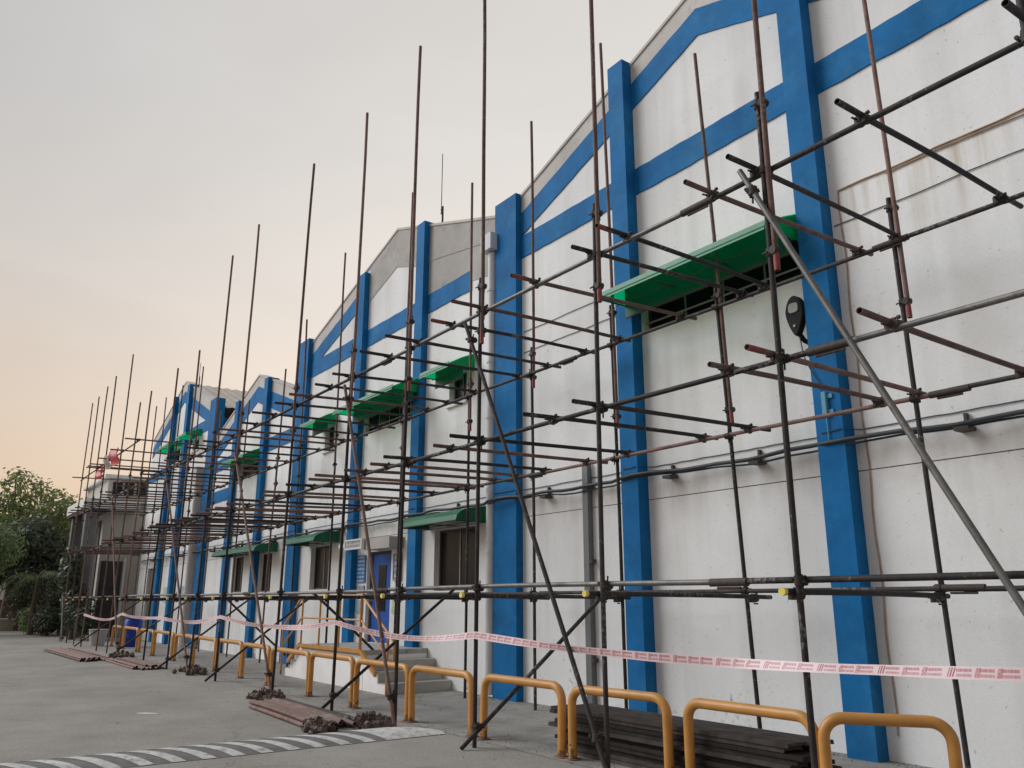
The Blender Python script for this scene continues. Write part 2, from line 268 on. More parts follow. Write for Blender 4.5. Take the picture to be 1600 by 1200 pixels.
def tape_mat():
    """barrier tape: pale pink film, repeating red print (slanted hazard bars, then two lines of small words and a square mark)"""
    m = bpy.data.materials.new('barrier_tape_print'); m.use_nodes = True
    n = m.node_tree.nodes; l = m.node_tree.links; b = n['Principled BSDF']; b.inputs['Roughness'].default_value = 0.35
    uv = n.new('ShaderNodeUVMap'); sp = n.new('ShaderNodeSeparateXYZ'); l.new(uv.outputs[0], sp.inputs[0])
    U, V = sp.outputs['X'], sp.outputs['Y']
    def f(op, a, bb=0.0):
        q = n.new('ShaderNodeMath'); q.operation = op
        for i, v in enumerate((a, bb)):
            if isinstance(v, (int, float)): q.inputs[i].default_value = v
            else: l.new(v, q.inputs[i])
        return q.outputs[0]
    def between(x, a, c): return f('MULTIPLY', f('GREATER_THAN', x, a), f('LESS_THAN', x, c))
    t = f('FRACT', f('DIVIDE', U, 0.46)); sl_ = f('ADD', t, f('MULTIPLY', V, -0.045))
    bars = f('MULTIPLY', between(sl_, 0.02, 0.115), f('GREATER_THAN', f('FRACT', f('MULTIPLY', sl_, 27.0)), 0.32))
    bars = f('MULTIPLY', bars, between(V, 0.16, 0.9))
    sq = f('MAXIMUM', between(sl_, 0.38, 0.45), between(sl_, 0.66, 0.73))
    words = f('MAXIMUM', f('MAXIMUM', between(t, 0.15, 0.36), between(t, 0.46, 0.65)), between(t, 0.74, 0.96))
    cx = n.new('ShaderNodeCombineXYZ'); l.new(f('MULTIPLY', U, 190), cx.inputs[0]); l.new(f('FLOOR', f('MULTIPLY', V, 2.0)), cx.inputs[1])
    no = n.new('ShaderNodeTexNoise'); no.inputs['Scale'].default_value = 1.0; no.inputs['Detail'].default_value = 2; l.new(cx.outputs[0], no.inputs['Vector'])
    strokes = f('ADD', 0.35, f('MULTIPLY', f('GREATER_THAN', no.outputs['Fac'], 0.5), 0.5))
    line1 = between(V, 0.58, 0.82); line2 = between(V, 0.20, 0.42)
    txt = f('MULTIPLY', f('MULTIPLY', words, strokes), f('MAXIMUM', line1, f('MULTIPLY', line2, 0.8)))
    c2 = n.new('ShaderNodeCombineXYZ'); l.new(f('MULTIPLY', U, 260), c2.inputs[0]); l.new(f('MULTIPLY', V, 9), c2.inputs[1])
    n2 = n.new('ShaderNodeTexNoise'); n2.inputs['Scale'].default_value = 1.0; l.new(c2.outputs[0], n2.inputs['Vector'])
    sqp = f('MULTIPLY', f('MULTIPLY', sq, between(V, 0.16, 0.88)), f('GREATER_THAN', n2.outputs['Fac'], 0.47))
    fac = f('MINIMUM', f('MAXIMUM', f('MAXIMUM', bars, txt), sqp), 0.8)
    mx = n.new('ShaderNodeMix'); mx.data_type = 'RGBA'; mx.inputs['A'].default_value = (0.86, 0.72, 0.74, 1); mx.inputs['B'].default_value = (0.46, 0.06, 0.11, 1)
    l.new(fac, mx.inputs['Factor']); l.new(mx.outputs['Result'], b.inputs['Base Color'])
    tr = n.new('ShaderNodeBsdfTranslucent'); l.new(mx.outputs['Result'], tr.inputs['Color'])
    ms = n.new('ShaderNodeMixShader'); ms.inputs[0].default_value = 0.3
    l.new(b.outputs[0], ms.inputs[1]); l.new(tr.outputs[0], ms.inputs[2]); l.new(ms.outputs[0], n['Material Output'].inputs['Surface'])
    return m
M['tape'] = tape_mat()

# ------------------------------------------------------------------ helpers
def link(name, mesh, parent=None, loc=None):
    o = bpy.data.objects.new(name, mesh); COL.objects.link(o)
    if parent is not None: o.parent = parent
    if loc is not None: o.location = loc
    return o
def tag(o, label=None, cat=None, group=None, kind=None):
    if label: o['label'] = label
    if cat: o['category'] = cat
    if group: o['group'] = group
    if kind: o['kind'] = kind
    return o
def thing(name, label, cat, loc=(0, 0, 0), group=None, rotz=0.0):
    o = bpy.data.objects.new(name, None); COL.objects.link(o); o.location = loc; o.rotation_euler = (0, 0, rotz)
    o.empty_display_size = 0.2
    return tag(o, label, cat, group)
def copy_tree(o, parent=None):
    c = o.copy(); COL.objects.link(c)
    if parent is not None: c.parent = parent
    for ch in list(o.children): copy_tree(ch, c)
    return c

class MB:
    """collects simple solids into one mesh"""
    def __init__(self): self.v = []; self.f = []; self.sm = []; self.uv = {}
    def add(self, vs, fs, smooth=False):
        k = len(self.v); self.v += [tuple(x) for x in vs]
        for f in fs: self.f.append(tuple(k + i for i in f)); self.sm.append(smooth)
        return self
    def box(self, x0, x1, y0, y1, z0, z1):
        vs = [(x0, y0, z0), (x1, y0, z0), (x1, y1, z0), (x0, y1, z0), (x0, y0, z1), (x1, y0, z1), (x1, y1, z1), (x0, y1, z1)]
        return self.add(vs, [(0, 3, 2, 1), (4, 5, 6, 7), (0, 1, 5, 4), (1, 2, 6, 5), (2, 3, 7, 6), (3, 0, 4, 7)])
    def prism_y(self, poly, y0, y1):          # polygon in XZ, counter-clockwise seen from -Y, extruded along Y
        n = len(poly); vs = [(x, y0, z) for x, z in poly] + [(x, y1, z) for x, z in poly]
        fs = [tuple(range(n)), tuple(range(2 * n - 1, n - 1, -1))] + [(i, n + i, n + (i + 1) % n, (i + 1) % n) for i in range(n)]
        return self.add(vs, fs)
    def prism_x(self, poly, x0, x1):          # polygon in YZ extruded along X
        n = len(poly); vs = [(x0, y, z) for y, z in poly] + [(x1, y, z) for y, z in poly]
        fs = [tuple(range(n - 1, -1, -1)), tuple(range(n, 2 * n))] + [(i, (i + 1) % n, n + (i + 1) % n, n + i) for i in range(n)]
        return self.add(vs, fs)
    def tube(self, pts, r, sides=10, caps=True):
        pts = [Vector(p) for p in pts]; n = len(pts); prev = None; rings = []
        for i, p in enumerate(pts):
            d = (pts[min(i + 1, n - 1)] - pts[max(i - 1, 0)]).normalized()
            if prev is None:
                a = Vector((0, 0, 1)) if abs(d.z) < 0.9 else Vector((1, 0, 0)); u = d.cross(a).normalized()
            else:
                u = (prev - d * prev.dot(d)).normalized()
            prev = u; w = d.cross(u)
            rr = r[i] if isinstance(r, (list, tuple)) else r
            rings.append([p + (u * math.cos(2 * math.pi * k / sides) + w * math.sin(2 * math.pi * k / sides)) * rr for k in range(sides)])
        k0 = len(self.v); self.v += [tuple(q) for ring in rings for q in ring]
        for i in range(n - 1):
            for k in range(sides):
                a = k0 + i * sides + k; b_ = k0 + i * sides + (k + 1) % sides
                self.f.append((a, b_, b_ + sides, a + sides)); self.sm.append(True)
        if caps:
            self.add([tuple(q) for q in rings[0]], [tuple(range(sides - 1, -1, -1))])
            self.add([tuple(q) for q in rings[-1]], [tuple(range(sides))])
        return self
    def mesh(self, name, m):
        me = bpy.data.meshes.new(name); me.from_pydata(self.v, [], self.f); me.materials.append(m)
        me.polygons.foreach_set('use_smooth', self.sm); me.update(); return me
    def build(self, name, m, parent=None, loc=None):
        return link(name, self.mesh(name, m), parent, loc)

def bevelled(o, w=0.01, seg=2):
    bm = bmesh.new(); bm.from_mesh(o.data); bmesh.ops.remove_doubles(bm, verts=bm.verts, dist=1e-5)
    bmesh.ops.bevel(bm, geom=list(bm.edges), offset=w, segments=seg, affect='EDGES', profile=0.5); bm.to_mesh(o.data); bm.free(); return o

# unit scaffold tube along +Z: hollow, length 1, real radius, slightly bowed like used tubes are
def tube_mesh(m, r=0.0242, ri=0.0205, n=12, bow=(0.0, 0.0), wob=0.0):
    b = MB(); c = [(math.cos(2 * math.pi * k / n), math.sin(2 * math.pi * k / n)) for k in range(n)]
    zs = [i / 6 for i in range(7)] if (bow[0] or bow[1]) else [0.0, 1.0]
    ax = lambda z: (bow[0] * math.sin(math.pi * z) + wob * math.sin(3 * math.pi * z), bow[1] * math.sin(math.pi * z))
    for rad, flip in ((r, False), (ri, True)):
        vs = [(x * rad + ax(z)[0], y * rad + ax(z)[1], z) for z in zs for x, y in c]
        fs = [(j * n + k, j * n + (k + 1) % n, (j + 1) * n + (k + 1) % n, (j + 1) * n + k) for j in range(len(zs) - 1) for k in range(n)]
        b.add(vs, [tuple(reversed(f)) for f in fs] if flip else fs, True)
    for z, flip in ((0, True), (1, False)):
        vs = [(x * r, y * r, z) for x, y in c] + [(x * ri, y * ri, z) for x, y in c]
        fs = [(k, (k + 1) % n, n + (k + 1) % n, n + k) for k in range(n)]
        b.add(vs, [tuple(reversed(f)) for f in fs] if flip else fs)
    return b.mesh('scaffold_tube', m)
def splash(m):
    """pale cement spatter and worn bright patches on the tube paint"""
    n = m.node_tree.nodes; l = m.node_tree.links; b = n['Principled BSDF']; src = b.inputs['Base Color'].links[0].from_socket
    g = n.new('ShaderNodeNewGeometry'); no = n.new('ShaderNodeTexNoise'); no.inputs['Scale'].default_value = 26; no.inputs['Detail'].default_value = 5; l.new(g.outputs['Position'], no.inputs['Vector'])
    n2 = n.new('ShaderNodeTexNoise'); n2.inputs['Scale'].default_value = 1.6; n2.inputs['Detail'].default_value = 2; l.new(g.outputs['Position'], n2.inputs['Vector'])
    ad = n.new('ShaderNodeMath'); ad.operation = 'ADD'; l.new(no.outputs['Fac'], ad.inputs[0]); l.new(n2.outputs['Fac'], ad.inputs[1])
    r = n.new('ShaderNodeMapRange'); r.inputs['From Min'].default_value = 1.16; r.inputs['From Max'].default_value = 1.26; r.inputs['To Max'].default_value = 0.6; l.new(ad.outputs[0], r.inputs['Value'])
    mx = n.new('ShaderNodeMix'); mx.data_type = 'RGBA'; mx.inputs['B'].default_value = (0.22, 0.205, 0.19, 1); l.new(r.outputs[0], mx.inputs['Factor']); l.new(src, mx.inputs['A'])
    l.new(mx.outputs['Result'], b.inputs['Base Color'])
for k in ('dark_steel', 'rust_tube', 'grey_tube'): splash(M[k])
TUBES = {k: [tube_mesh(M[k], bow=q, wob=w) for q, w in (((0.004, 0.003), 0.0), ((0.012, -0.004), 0.003), ((-0.010, 0.007), -0.002), ((0.003, 0.014), 0.004))] for k in ('dark_steel', 'rust_tube', 'grey_tube')}
RT = random.Random(123)
TIP = tube_mesh(M['red_tip'], 0.0256, 0.0207)
def tube_between(name, a, b, kind, parent=None, me=None):
    a, b = Vector(a), Vector(b); d = b - a
    o = link(name, me or RT.choice(TUBES[kind]), parent); o.location = a; o.rotation_euler = d.to_track_quat('Z', 'Y').to_euler(); o.scale = (1, 1, d.length)
    return o

# ------------------------------------------------------------------ setting: ground
g = MB(); g.add([(-900, -600, 0), (900, -600, 0), (900, 900, 0), (-900, 900, 0)], [(0, 1, 2, 3)])
tag(g.build('ground', M['asphalt']), kind='structure')
g = MB(); g.add([(-40.2, 5.62, 0.004), (12, 5.62, 0.004), (12, 8.32, 0.004), (-40.2, 8.32, 0.004)], [(0, 1, 2, 3)])
tag(g.build('pavement', M['apron']), kind='structure')

# ------------------------------------------------------------------ factory building
WY = 8.30
B = thing('factory_building', 'long white factory hall with blue pilasters and bands under four saw gables', 'building', (-16, 8.4, 0))
def bpart(mb, name, m, parent=None):
    o = mb.build(name, m); o.parent = parent or B
    if parent is None: o.location = -B.location
    return o
PIECE0 = Vector((-16, 8.4, 0))
GABLES = [  # x left, x right, peak x, valley z left/right, peak z, holes (x0,x1,z0,z1)
    ('0', -2.35, 7.0, 2.3, 8.8, 8.8, 10.45, []),
    ('1', -11.7, -2.35, -6.95, 8.75, 8.75, 10.42, [(-8.33, -5.49, 5.36, 5.95)]),
    ('2', -21.55, -11.7, -16.35, 8.5, 8.62, 10.12, [(-17.75, -15.15, 5.35, 5.92), (-13.85, -13.2, 5.33, 5.95), (-20.08, -19.5, 5.3, 5.95),
        (-14.3, -12.8, 1.75, 2.90), (-20.55, -19.4, 1.84, 2.90), (-17.25, -16.1, 0.70, 2.62)]),
    ('3', -30.4, -21.55, -25.75, 7.10, 7.20, 8.62, [(-27.2, -24.85, 5.36, 5.8), (-26.95, -25.9, 1.83, 2.90), (-24.45, -23.4, 1.82, 2.90)]),
    ('4', -40.2, -30.4, -35.25, 8.72, 8.55, 10.46, [(-36.65, -35.15, 7.08, 7.66), (-33.25, -32.4, 7.2, 7.66), (-38.6, -36.7, 0.4, 2.90)]),
]
ZTOP = 6.95; JZ = 2.93
for (gid, xl, xr, px, zl, zr, zp, holes) in GABLES:
    b = MB()
    ztop = 7.68 if gid == '4' else (6.6 if gid == '3' else ZTOP)
    xs = sorted({xl, xr} | {h[0] for h in holes} | {h[1] for h in holes})
    zs = sorted({0.0, JZ - 0.006, JZ + 0.006, ztop} | {h[2] for h in holes} | {h[3] for h in holes})
    for i in range(len(xs) - 1):
        for j in range(len(zs) - 1):
            x0, x1, z0, z1 = xs[i], xs[i + 1], zs[j], zs[j + 1]
            cx, cz = (x0 + x1) / 2, (z0 + z1) / 2
            if abs(cz - JZ) < 0.006: continue
            if any(h[0] < cx < h[1] and h[2] < cz < h[3] for h in holes): continue
            b.add([(x0, WY, z0), (x1, WY, z0), (x1, WY, z1), (x0, WY, z1)], [(0, 1, 2, 3)])
    for z, s in ((JZ - 0.006, 1), (JZ + 0.006, -1)):      # the joint between lower and upper panels is a real groove
        f = [(xl, WY, z), (xr, WY, z), (xr, WY + 0.015, z), (xl, WY + 0.015, z)]
        b.add(f, [(0, 1, 2, 3) if s > 0 else (3, 2, 1, 0)])
    b.add([(xl, WY, ztop), (xr, WY, ztop), (xr, WY, zr), (px, WY, zp), (xl, WY, zl)], [(0, 1, 2, 3, 4)])
    for h in holes:                                        # reveals
        x0, x1, z0, z1 = h; d = 0.2
        b.add([(x0, WY, z0), (x0, WY, z1), (x0, WY + d, z1), (x0, WY + d, z0)], [(0, 1, 2, 3)])
        b.add([(x1, WY, z0), (x1, WY + d, z0), (x1, WY + d, z1), (x1, WY, z1)], [(0, 1, 2, 3)])
        b.add([(x0, WY, z1), (x1, WY, z1), (x1, WY + d, z1), (x0, WY + d, z1)], [(0, 1, 2, 3)])
        b.add([(x0, WY, z0), (x0, WY + d, z0), (x1, WY + d, z0), (x1, WY, z0)], [(0, 1, 2, 3)])
    t = 0.26
    b.add([(xl, WY + t, 0), (xl, WY + t, zl), (px, WY + t, zp), (xr, WY + t, zr), (xr, WY + t, 0)], [(0, 1, 2, 3, 4)])
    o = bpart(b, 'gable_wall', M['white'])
    # joint backing
    bpart(MB().add([(xl, WY + 0.012, JZ - 0.01), (xr, WY + 0.012, JZ - 0.01), (xr, WY + 0.012, JZ + 0.01), (xl, WY + 0.012, JZ + 0.01)], [(0, 1, 2, 3)]), 'joint_strip', M['groove'])
    # coping along the parapet
    for (xa, za, xb, zb) in ((xl, zl, px, zp), (px, zp, xr, zr)):
        n = 5
        c = MB(); c.prism_y([(xa, za - 0.005), (xb, zb - 0.005), (xb, zb + 0.05), (xa, za + 0.05)], WY - 0.03, WY + t + 0.03)
        bpart(c, 'coping', M['coping'])

def pilaster(x0, x1, ztop, d=0.18, zslope=0.0, cap=False):
    b = MB(); b.prism_y([(x0, 0), (x1, 0), (x1, ztop + zslope), (x0, ztop)], WY - d, WY + 0.20)
    o = bpart(b, 'pilaster', M['blue'])
    if cap:
        c = MB(); c.prism_y([(x0 - 0.015, ztop + 0.002), (x1 + 0.015, ztop + zslope + 0.002), (x1 + 0.015, ztop + zslope + 0.05), (x0 - 0.015, ztop + 0.05)], WY - d - 0.02, WY + 0.34)
        bpart(c, 'pilaster_cap', M['blue'])
    return o
PIL = [(-8.70, -8.36, 9.98, 0.20), (-5.47, -5.13, 9.96, 0.20), (-18.11, -17.78, 9.50, 0.15), (-15.14, -14.80, 9.72, 0.15),
       (-27.62, -27.28, 8.08, 0.15), (-24.80, -24.47, 8.28, 0.15), (-36.60, -36.25, 10.02, 0.15), (-34.35, -34.0, 10.1, 0.15),
       (0.7, 1.05, 9.98, 0.2), (3.6, 3.95, 9.98, 0.2)]
for x0, x1, z, d in PIL: pilaster(x0, x1, z, d)
VAL = [(-12.04, -11.36, 8.92, 0.14), (-21.95, -21.30, 8.70, 0.14), (-30.75, -30.05, 8.75, 0.14), (-2.7, -2.0, 8.9, 0.14), (6.65, 7.3, 8.9, 0.14)]
for x0, x1, z, d in VAL: pilaster(x0, x1, z, d)

RB = random.Random(77)
def wavy(xa, za, xb, zb, lo, hi, amp):
    n = max(2, int(abs(xb - xa) / 0.16)); pts = []
    for i in range(n + 1):
        k = i / n; pts.append((xa + (xb - xa) * k, za + (zb - za) * k - lo + (RB.uniform(-amp, amp) if 0 < i < n else 0)))
    for i in range(n, -1, -1):
        k = i / n; pts.append((xa + (xb - xa) * k, za + (zb - za) * k - hi + (RB.uniform(-amp, amp) if 0 < i < n else 0)))
    return pts
def hband(x0, x1, z0, z1, m='blue'):
    bpart(MB().prism_y(wavy(x0, z1, x1, z1, z1 - z0, 0, 0.007), WY - 0.022, WY + 0.01), 'band', M[m])
def sband(xa, za, xb, zb, lo, hi, m='blue', proud=0.018):
    bpart(MB().prism_y(wavy(xa, za, xb, zb, lo, hi, 0.007 if m == 'blue' else 0.0), WY - proud, WY + 0.01), 'band', M[m])
def lerp_par(gid, x):
    for (q, xl, xr, px, zl, zr, zp, _) in GABLES:
        if q == gid:
            return zl + (zp - zl) * (x - xl) / (px - xl) if x <= px else zp + (zr - zp) * (x - px) / (xr - px)
def slope_run(gid, xa, xb, lo, hi, m, proud=0.018):
    px = [q for q in GABLES if q[0] == gid][0][3]
    seg = [xa, px, xb] if xa < px < xb else [xa, xb]
    for a, b_ in zip(seg[:-1], seg[1:]): sband(a, lerp_par(gid, a), b_, lerp_par(gid, b_), lo, hi, m, proud)
for xa, xb in ((-11.36, -8.70), (-8.36, -5.47), (-5.13, -2.7)):
    hband(xa, xb, 7.63, 8.06); slope_run('1', xa, xb, 0.80, 0.34, 'blue'); slope_run('1', xa, xb, 0.338, 0.0, 'coping', 0.008)
for xa, xb in ((-2.0, 0.7), (1.05, 3.6), (3.95, 6.65)):
    hband(xa, xb, 7.63, 8.06); slope_run('0', xa, xb, 0.72, 0.36, 'blue')
hband(-21.30, -18.11, 7.56, 7.98); hband(-17.78, -15.14, 7.56, 7.98); hband(-14.80, -13.05, 7.56, 7.98)
slope_run('2', -21.30, -18.11, 0.80, 0.36, 'blue'); slope_run('2', -21.30, -18.11, 0.358, 0.0, 'coping', 0.008); slope_run('2', -17.78, -15.14, 0.95, 0.0, 'cement', 0.012)
# unpainted cement infill in the right bay of the second gable
c = MB(); c.prism_y([(-14.80, 7.99), (-12.04, 7.60), (-12.04, lerp_par('2', -12.04)), (-14.80, lerp_par('2', -14.80))], WY - 0.008, WY + 0.01)
bpart(c, 'cement_panel', M['cement'])
bpart(MB().prism_y([(-14.80, 8.78), (-12.04, 8.30), (-12.04, 8.33), (-14.80, 8.81)], WY - 0.018, WY - 0.006), 'cement_ledge', M['cement'])
for xa, xb in ((-30.05, -27.62), (-27.28, -24.80), (-24.47, -21.95)):
    slope_run('3', xa, xb, 0.88, 0.36, 'blue'); slope_run('3', xa, xb, 0.358, 0.0, 'coping', 0.008)
hband(-30.05, -27.62, 4.85, 5.25); hband(-24.47, -21.95, 5.95, 6.35); hband(-30.05, -27.62, 5.95, 6.35)
for xa, xb in ((-40.1, -36.60), (-36.25, -34.35), (-34.0, -30.75)):
    slope_run('4', xa, xb, 0.88, 0.40, 'blue'); slope_run('4', xa, xb, 0.398, 0.0, 'coping', 0.008)
for xa, xb in ((-40.1, -36.60), (-34.0, -30.75)): hband(xa, xb, 6.72, 7.12) if xa < -36 else hband(xa, xb, 7.75, 8.2)

# roofs (corrugated) behind the parapets, and the visible side wall above the lower third gable
for gid, drop in (('0', 0.4), ('1', 0.4), ('2', 0.4), ('3', 1.2), ('4', 0.03)):
    (_, xl, xr, px, zl, zr, zp, _) = [q for q in GABLES if q[0] == gid][0]
    for (xa, za, xb, zb) in ((px, zp, xr, zr), (px, zp, xl, zl)):
        b = MB(); n = 60; y0, y1 = WY + 0.30, WY + 26; L = 26
        rows = 2
        pts0, pts1 = [], []
        n = 130
        for i in range(n + 1):
            y = y0 + (y1 - y0) * i / n; dz = 0.028 * (1 if i % 2 else -1)
            pts0.append((xa, y, za - drop + dz)); pts1.append((xb + (0.25 if xb > xa else -0.25) * (gid == '4'), y, zb - drop + dz - 0.08 * (gid == '4')))
        k = n + 1
        b.add(pts0 + pts1, [((i, k + i, k + i + 1, i + 1) if xb > xa else (i, i + 1, k + i + 1, k + i)) for i in range(n)])
        bpart(b, 'roof_sheet', M['roof'])
bpart(MB().box(-30.6, -30.42, WY + 0.265, WY + 26, 0, 8.1), 'side_wall', M['blue'])
bpart(MB().box(-40.2, -40.0, WY + 0.265, WY + 26, 0, 8.4), 'side_wall', M['white'])

def window(x0, x1, z0, z1, nm=2, sill=True, glass='glass', rail=False):
    fr = MB(); y = WY + 0.12; w = 0.045
    fr.box(x0, x1, y, y + 0.05, z0, z0 + w).box(x0, x1, y, y + 0.05, z1 - w, z1).box(x0, x0 + w, y, y + 0.05, z0 + w, z1 - w).box(x1 - w, x1, y, y + 0.05, z0 + w, z1 - w)
    f = bpart(fr, 'window', M['frame'])
    n = nm + 1
    for i in range(n):
        a = x0 + w + (x1 - x0 - 2 * w) * i / n; c = x0 + w + (x1 - x0 - 2 * w) * (i + 1) / n
        p = MB().box(a + 0.012, c - 0.012, y + 0.02, y + 0.028, z0 + w, z1 - w).build('pane', M[glass], f)
        if i: MB().box(a - 0.012, a + 0.012, y + 0.004, y + 0.045, z0 + w, z1 - w).build('mullion', M['mullion'], f)
    if rail:
        MB().tube([(x0 + 0.02, WY + 0.05, z0 + 0.16), (x1 - 0.02, WY + 0.05, z0 + 0.16)], 0.014, 8).build('guard_rail', M['mullion'], f)
    if sill:
        MB().box(x0 - 0.06, x1 + 0.06, WY - 0.06, WY + 0.11, z0 - 0.05, z0 - 0.004).build('sill', M['white'], f)
    return f
window(-8.33, -5.49, 5.36, 5.95, 3, False, rail=True)
window(-17.75, -15.15, 5.35, 5.92, 4, False, rail=True)
window(-27.2, -24.85, 5.36, 5.8, 3, False)
window(-13.85, -13.2, 5.33, 5.95, 1); window(-20.08, -19.5, 5.3, 5.95, 1)
window(-36.65, -35.15, 7.08, 7.66, 2); window(-33.25, -32.4, 7.2, 7.66, 1)
window(-14.3, -12.8, 1.75, 2.90, 1, False); window(-20.55, -19.4, 1.84, 2.90, 1, False)
window(-26.95, -25.9, 1.83, 2.90, 1, False); window(-24.45, -23.4, 1.82, 2.90, 1, False)
# louvred shutter at the far end
sh = bpart(MB().box(-38.6, -36.7, WY + 0.12, WY + 0.16, 0.4, 2.90), 'shutter', M['tan'])
for i in range(18): MB().box(-38.55, -36.75, WY + 0.10, WY + 0.125, 0.45 + i * 0.135, 0.53 + i * 0.135).build('slat', M['tan'], sh)
# door
dr = bpart(MB().box(-17.16, -16.19, WY + 0.10, WY + 0.15, 0.71, 2.56), 'door', M['door_blue']); dr['label'] = 'bright blue door leaf with a narrow dark glass strip'
MB().box(-16.85, -16.5, WY + 0.088, WY + 0.11, 1.35, 2.32).build('door_glass', M['glass'], dr)
MB().tube([(-17.08, WY + 0.05, 1.55), (-17.08, WY + 0.05, 1.85)], 0.014, 8).build('handle', M['mullion'], dr)
df = MB().box(-17.25, -17.17, WY + 0.08, WY + 0.17, 0.70, 2.62).box(-16.18, -16.1, WY + 0.08, WY + 0.17, 0.70, 2.62).box(-17.17, -16.18, WY + 0.08, WY + 0.17, 2.565, 2.62)
bpart(df, 'door_frame', M['frame'])
bpart(MB().box(-16.75, -15.55, 7.95, WY + 0.02, 2.63, 2.86), 'door_hood', M['cement'])

# ------------------------------------------------------------------ awnings
def awning(x0, x1, ztop, drop, proj, label, m='green', nbr=3, inner=True, group='green awnings over the factory windows'):
    t = thing('window_awning', label, 'awning', ((x0 + x1) / 2, WY, ztop), group)
    w = (x1 - x0) / 2; th = 0.006
    prof = [(-0.005, 0.0), (-proj * 0.62, -drop * 0.22), (-proj * 0.82, -drop * 0.40), (-proj * 0.95, -drop * 0.66), (-proj, -drop)] if m == 'green_dark' else [(-0.005, 0.0), (-proj * 0.5, -drop * 0.40), (-proj * 0.8, -drop * 0.70), (-proj * 0.94, -drop * 0.86), (-proj, -drop)]
    out = [(y, z + th) for y, z in prof]; inn = [(y + th * 0.6, z) for y, z in prof]
    def strip(xa, xb):
        b = MB(); n = len(prof)
        vs = [(xa, y, z) for y, z in out] + [(xb, y, z) for y, z in out] + [(xa, y, z) for y, z in inn] + [(xb, y, z) for y, z in inn]
        for i in range(n - 1):
            b.add([vs[i], vs[i + 1], vs[n + i + 1], vs[n + i]], [(0, 1, 2, 3)], False)
            b.add([vs[2 * n + i], vs[3 * n + i], vs[3 * n + i + 1], vs[2 * n + i + 1]], [(0, 1, 2, 3)], False)
        i = n - 1; b.add([vs[i], vs[2 * n + i], vs[3 * n + i], vs[n + i]], [(0, 1, 2, 3)])
        for o_, s in ((0, 0), (n, 1)):
            for i in range(n - 1): b.add([vs[o_ + i], vs[2 * n + o_ + i], vs[2 * n + o_ + i + 1], vs[o_ + i + 1]], [(0, 1, 2, 3)])
        return b
    ns = max(1, round((x1 - x0) / 1.1))
    for i in range(ns):
        a = -w + 2 * w * i / ns; c = -w + 2 * w * (i + 1) / ns
        strip(a + 0.003 * (i > 0), c - 0.003 * (i < ns - 1)).build('sheet', M[m], t)
    for s in (-1, 1):
        xx = s * (w - 0.012)
        b = MB(); poly = [(y, z - 0.004) for y, z in prof] + [(-0.005, -drop)]
        b.prism_x(poly, xx - 0.003, xx + 0.003); b.build('end_panel', M[m], t)
    for i in range(nbr):
        xx = -w + 0.05 + (2 * w - 0.1) * i / max(1, nbr - 1)
        b = MB(); b.tube([(xx, -0.01, -drop), (xx, -proj + 0.02, -drop - 0.006)], 0.011, 6).tube([(xx, -0.01, -0.02), (xx, -proj * 0.5, -drop * (0.17 if m == 'green_dark' else 0.42) - 0.014), (xx, -proj + 0.02, -drop - 0.006)], 0.010, 6)
        b.build('bracket', M['frame'], t)
    b = MB(); b.tube([(-w, -proj + 0.012, -drop - 0.004), (w, -proj + 0.012, -drop - 0.004)], 0.010, 6)
    b.tube([(-w, -proj * 0.5, -drop - 0.01), (w, -proj * 0.5, -drop - 0.01)], 0.008, 6); b.build('edge_bar', M['frame'], t)
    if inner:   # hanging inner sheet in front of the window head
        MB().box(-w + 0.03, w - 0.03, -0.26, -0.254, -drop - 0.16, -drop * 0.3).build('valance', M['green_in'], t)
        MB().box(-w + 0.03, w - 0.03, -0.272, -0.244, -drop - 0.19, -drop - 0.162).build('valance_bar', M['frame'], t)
    if m == 'green':
        MB().prism_x([(-proj - 0.004, -drop - 0.035), (-proj + 0.002, -drop - 0.035), (-proj * 0.95 + 0.0, -drop * 0.84 + 0.03), (-proj * 0.95 - 0.008, -drop * 0.84 + 0.03)], -w - 0.004, w + 0.004).build('edge_strip', M['green_lip'], t)
    return t
awning(-8.45, -5.50, 6.17, 0.40, 0.80, 'long translucent green awning over the nearest big upper window', nbr=4)
awning(-17.85, -14.86, 6.17, 0.36, 0.78, 'long green awning over the upper window between two blue pilasters of the second gable', nbr=4)
awning(-14.0, -12.9, 6.2, 0.34, 0.62, 'short green awning over the small upper window beside the grey downpipe', nbr=2)
awning(-20.35, -19.3, 6.25, 0.34, 0.62, 'short green awning over the small upper window at the left end of the second gable', nbr=2)
awning(-27.25, -24.85, 6.15, 0.33, 0.62, 'dull green awning over the upper window of the low third gable', nbr=3)
awning(-36.8, -34.65, 7.95, 0.30, 0.62, 'green awning over the left upper window of the farthest gable', nbr=3, inner=False)
awning(-33.4, -32.05, 7.95, 0.28, 0.62, 'green awning over the right upper window of the farthest gable', nbr=2, inner=False)
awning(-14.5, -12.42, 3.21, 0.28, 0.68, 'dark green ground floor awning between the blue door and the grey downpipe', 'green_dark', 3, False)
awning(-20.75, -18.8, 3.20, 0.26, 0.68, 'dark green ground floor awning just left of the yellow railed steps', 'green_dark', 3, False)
awning(-27.0, -23.0, 3.16, 0.25, 0.68, 'longest dark green ground floor awning spanning two windows under the low gable', 'green_dark', 5, False)

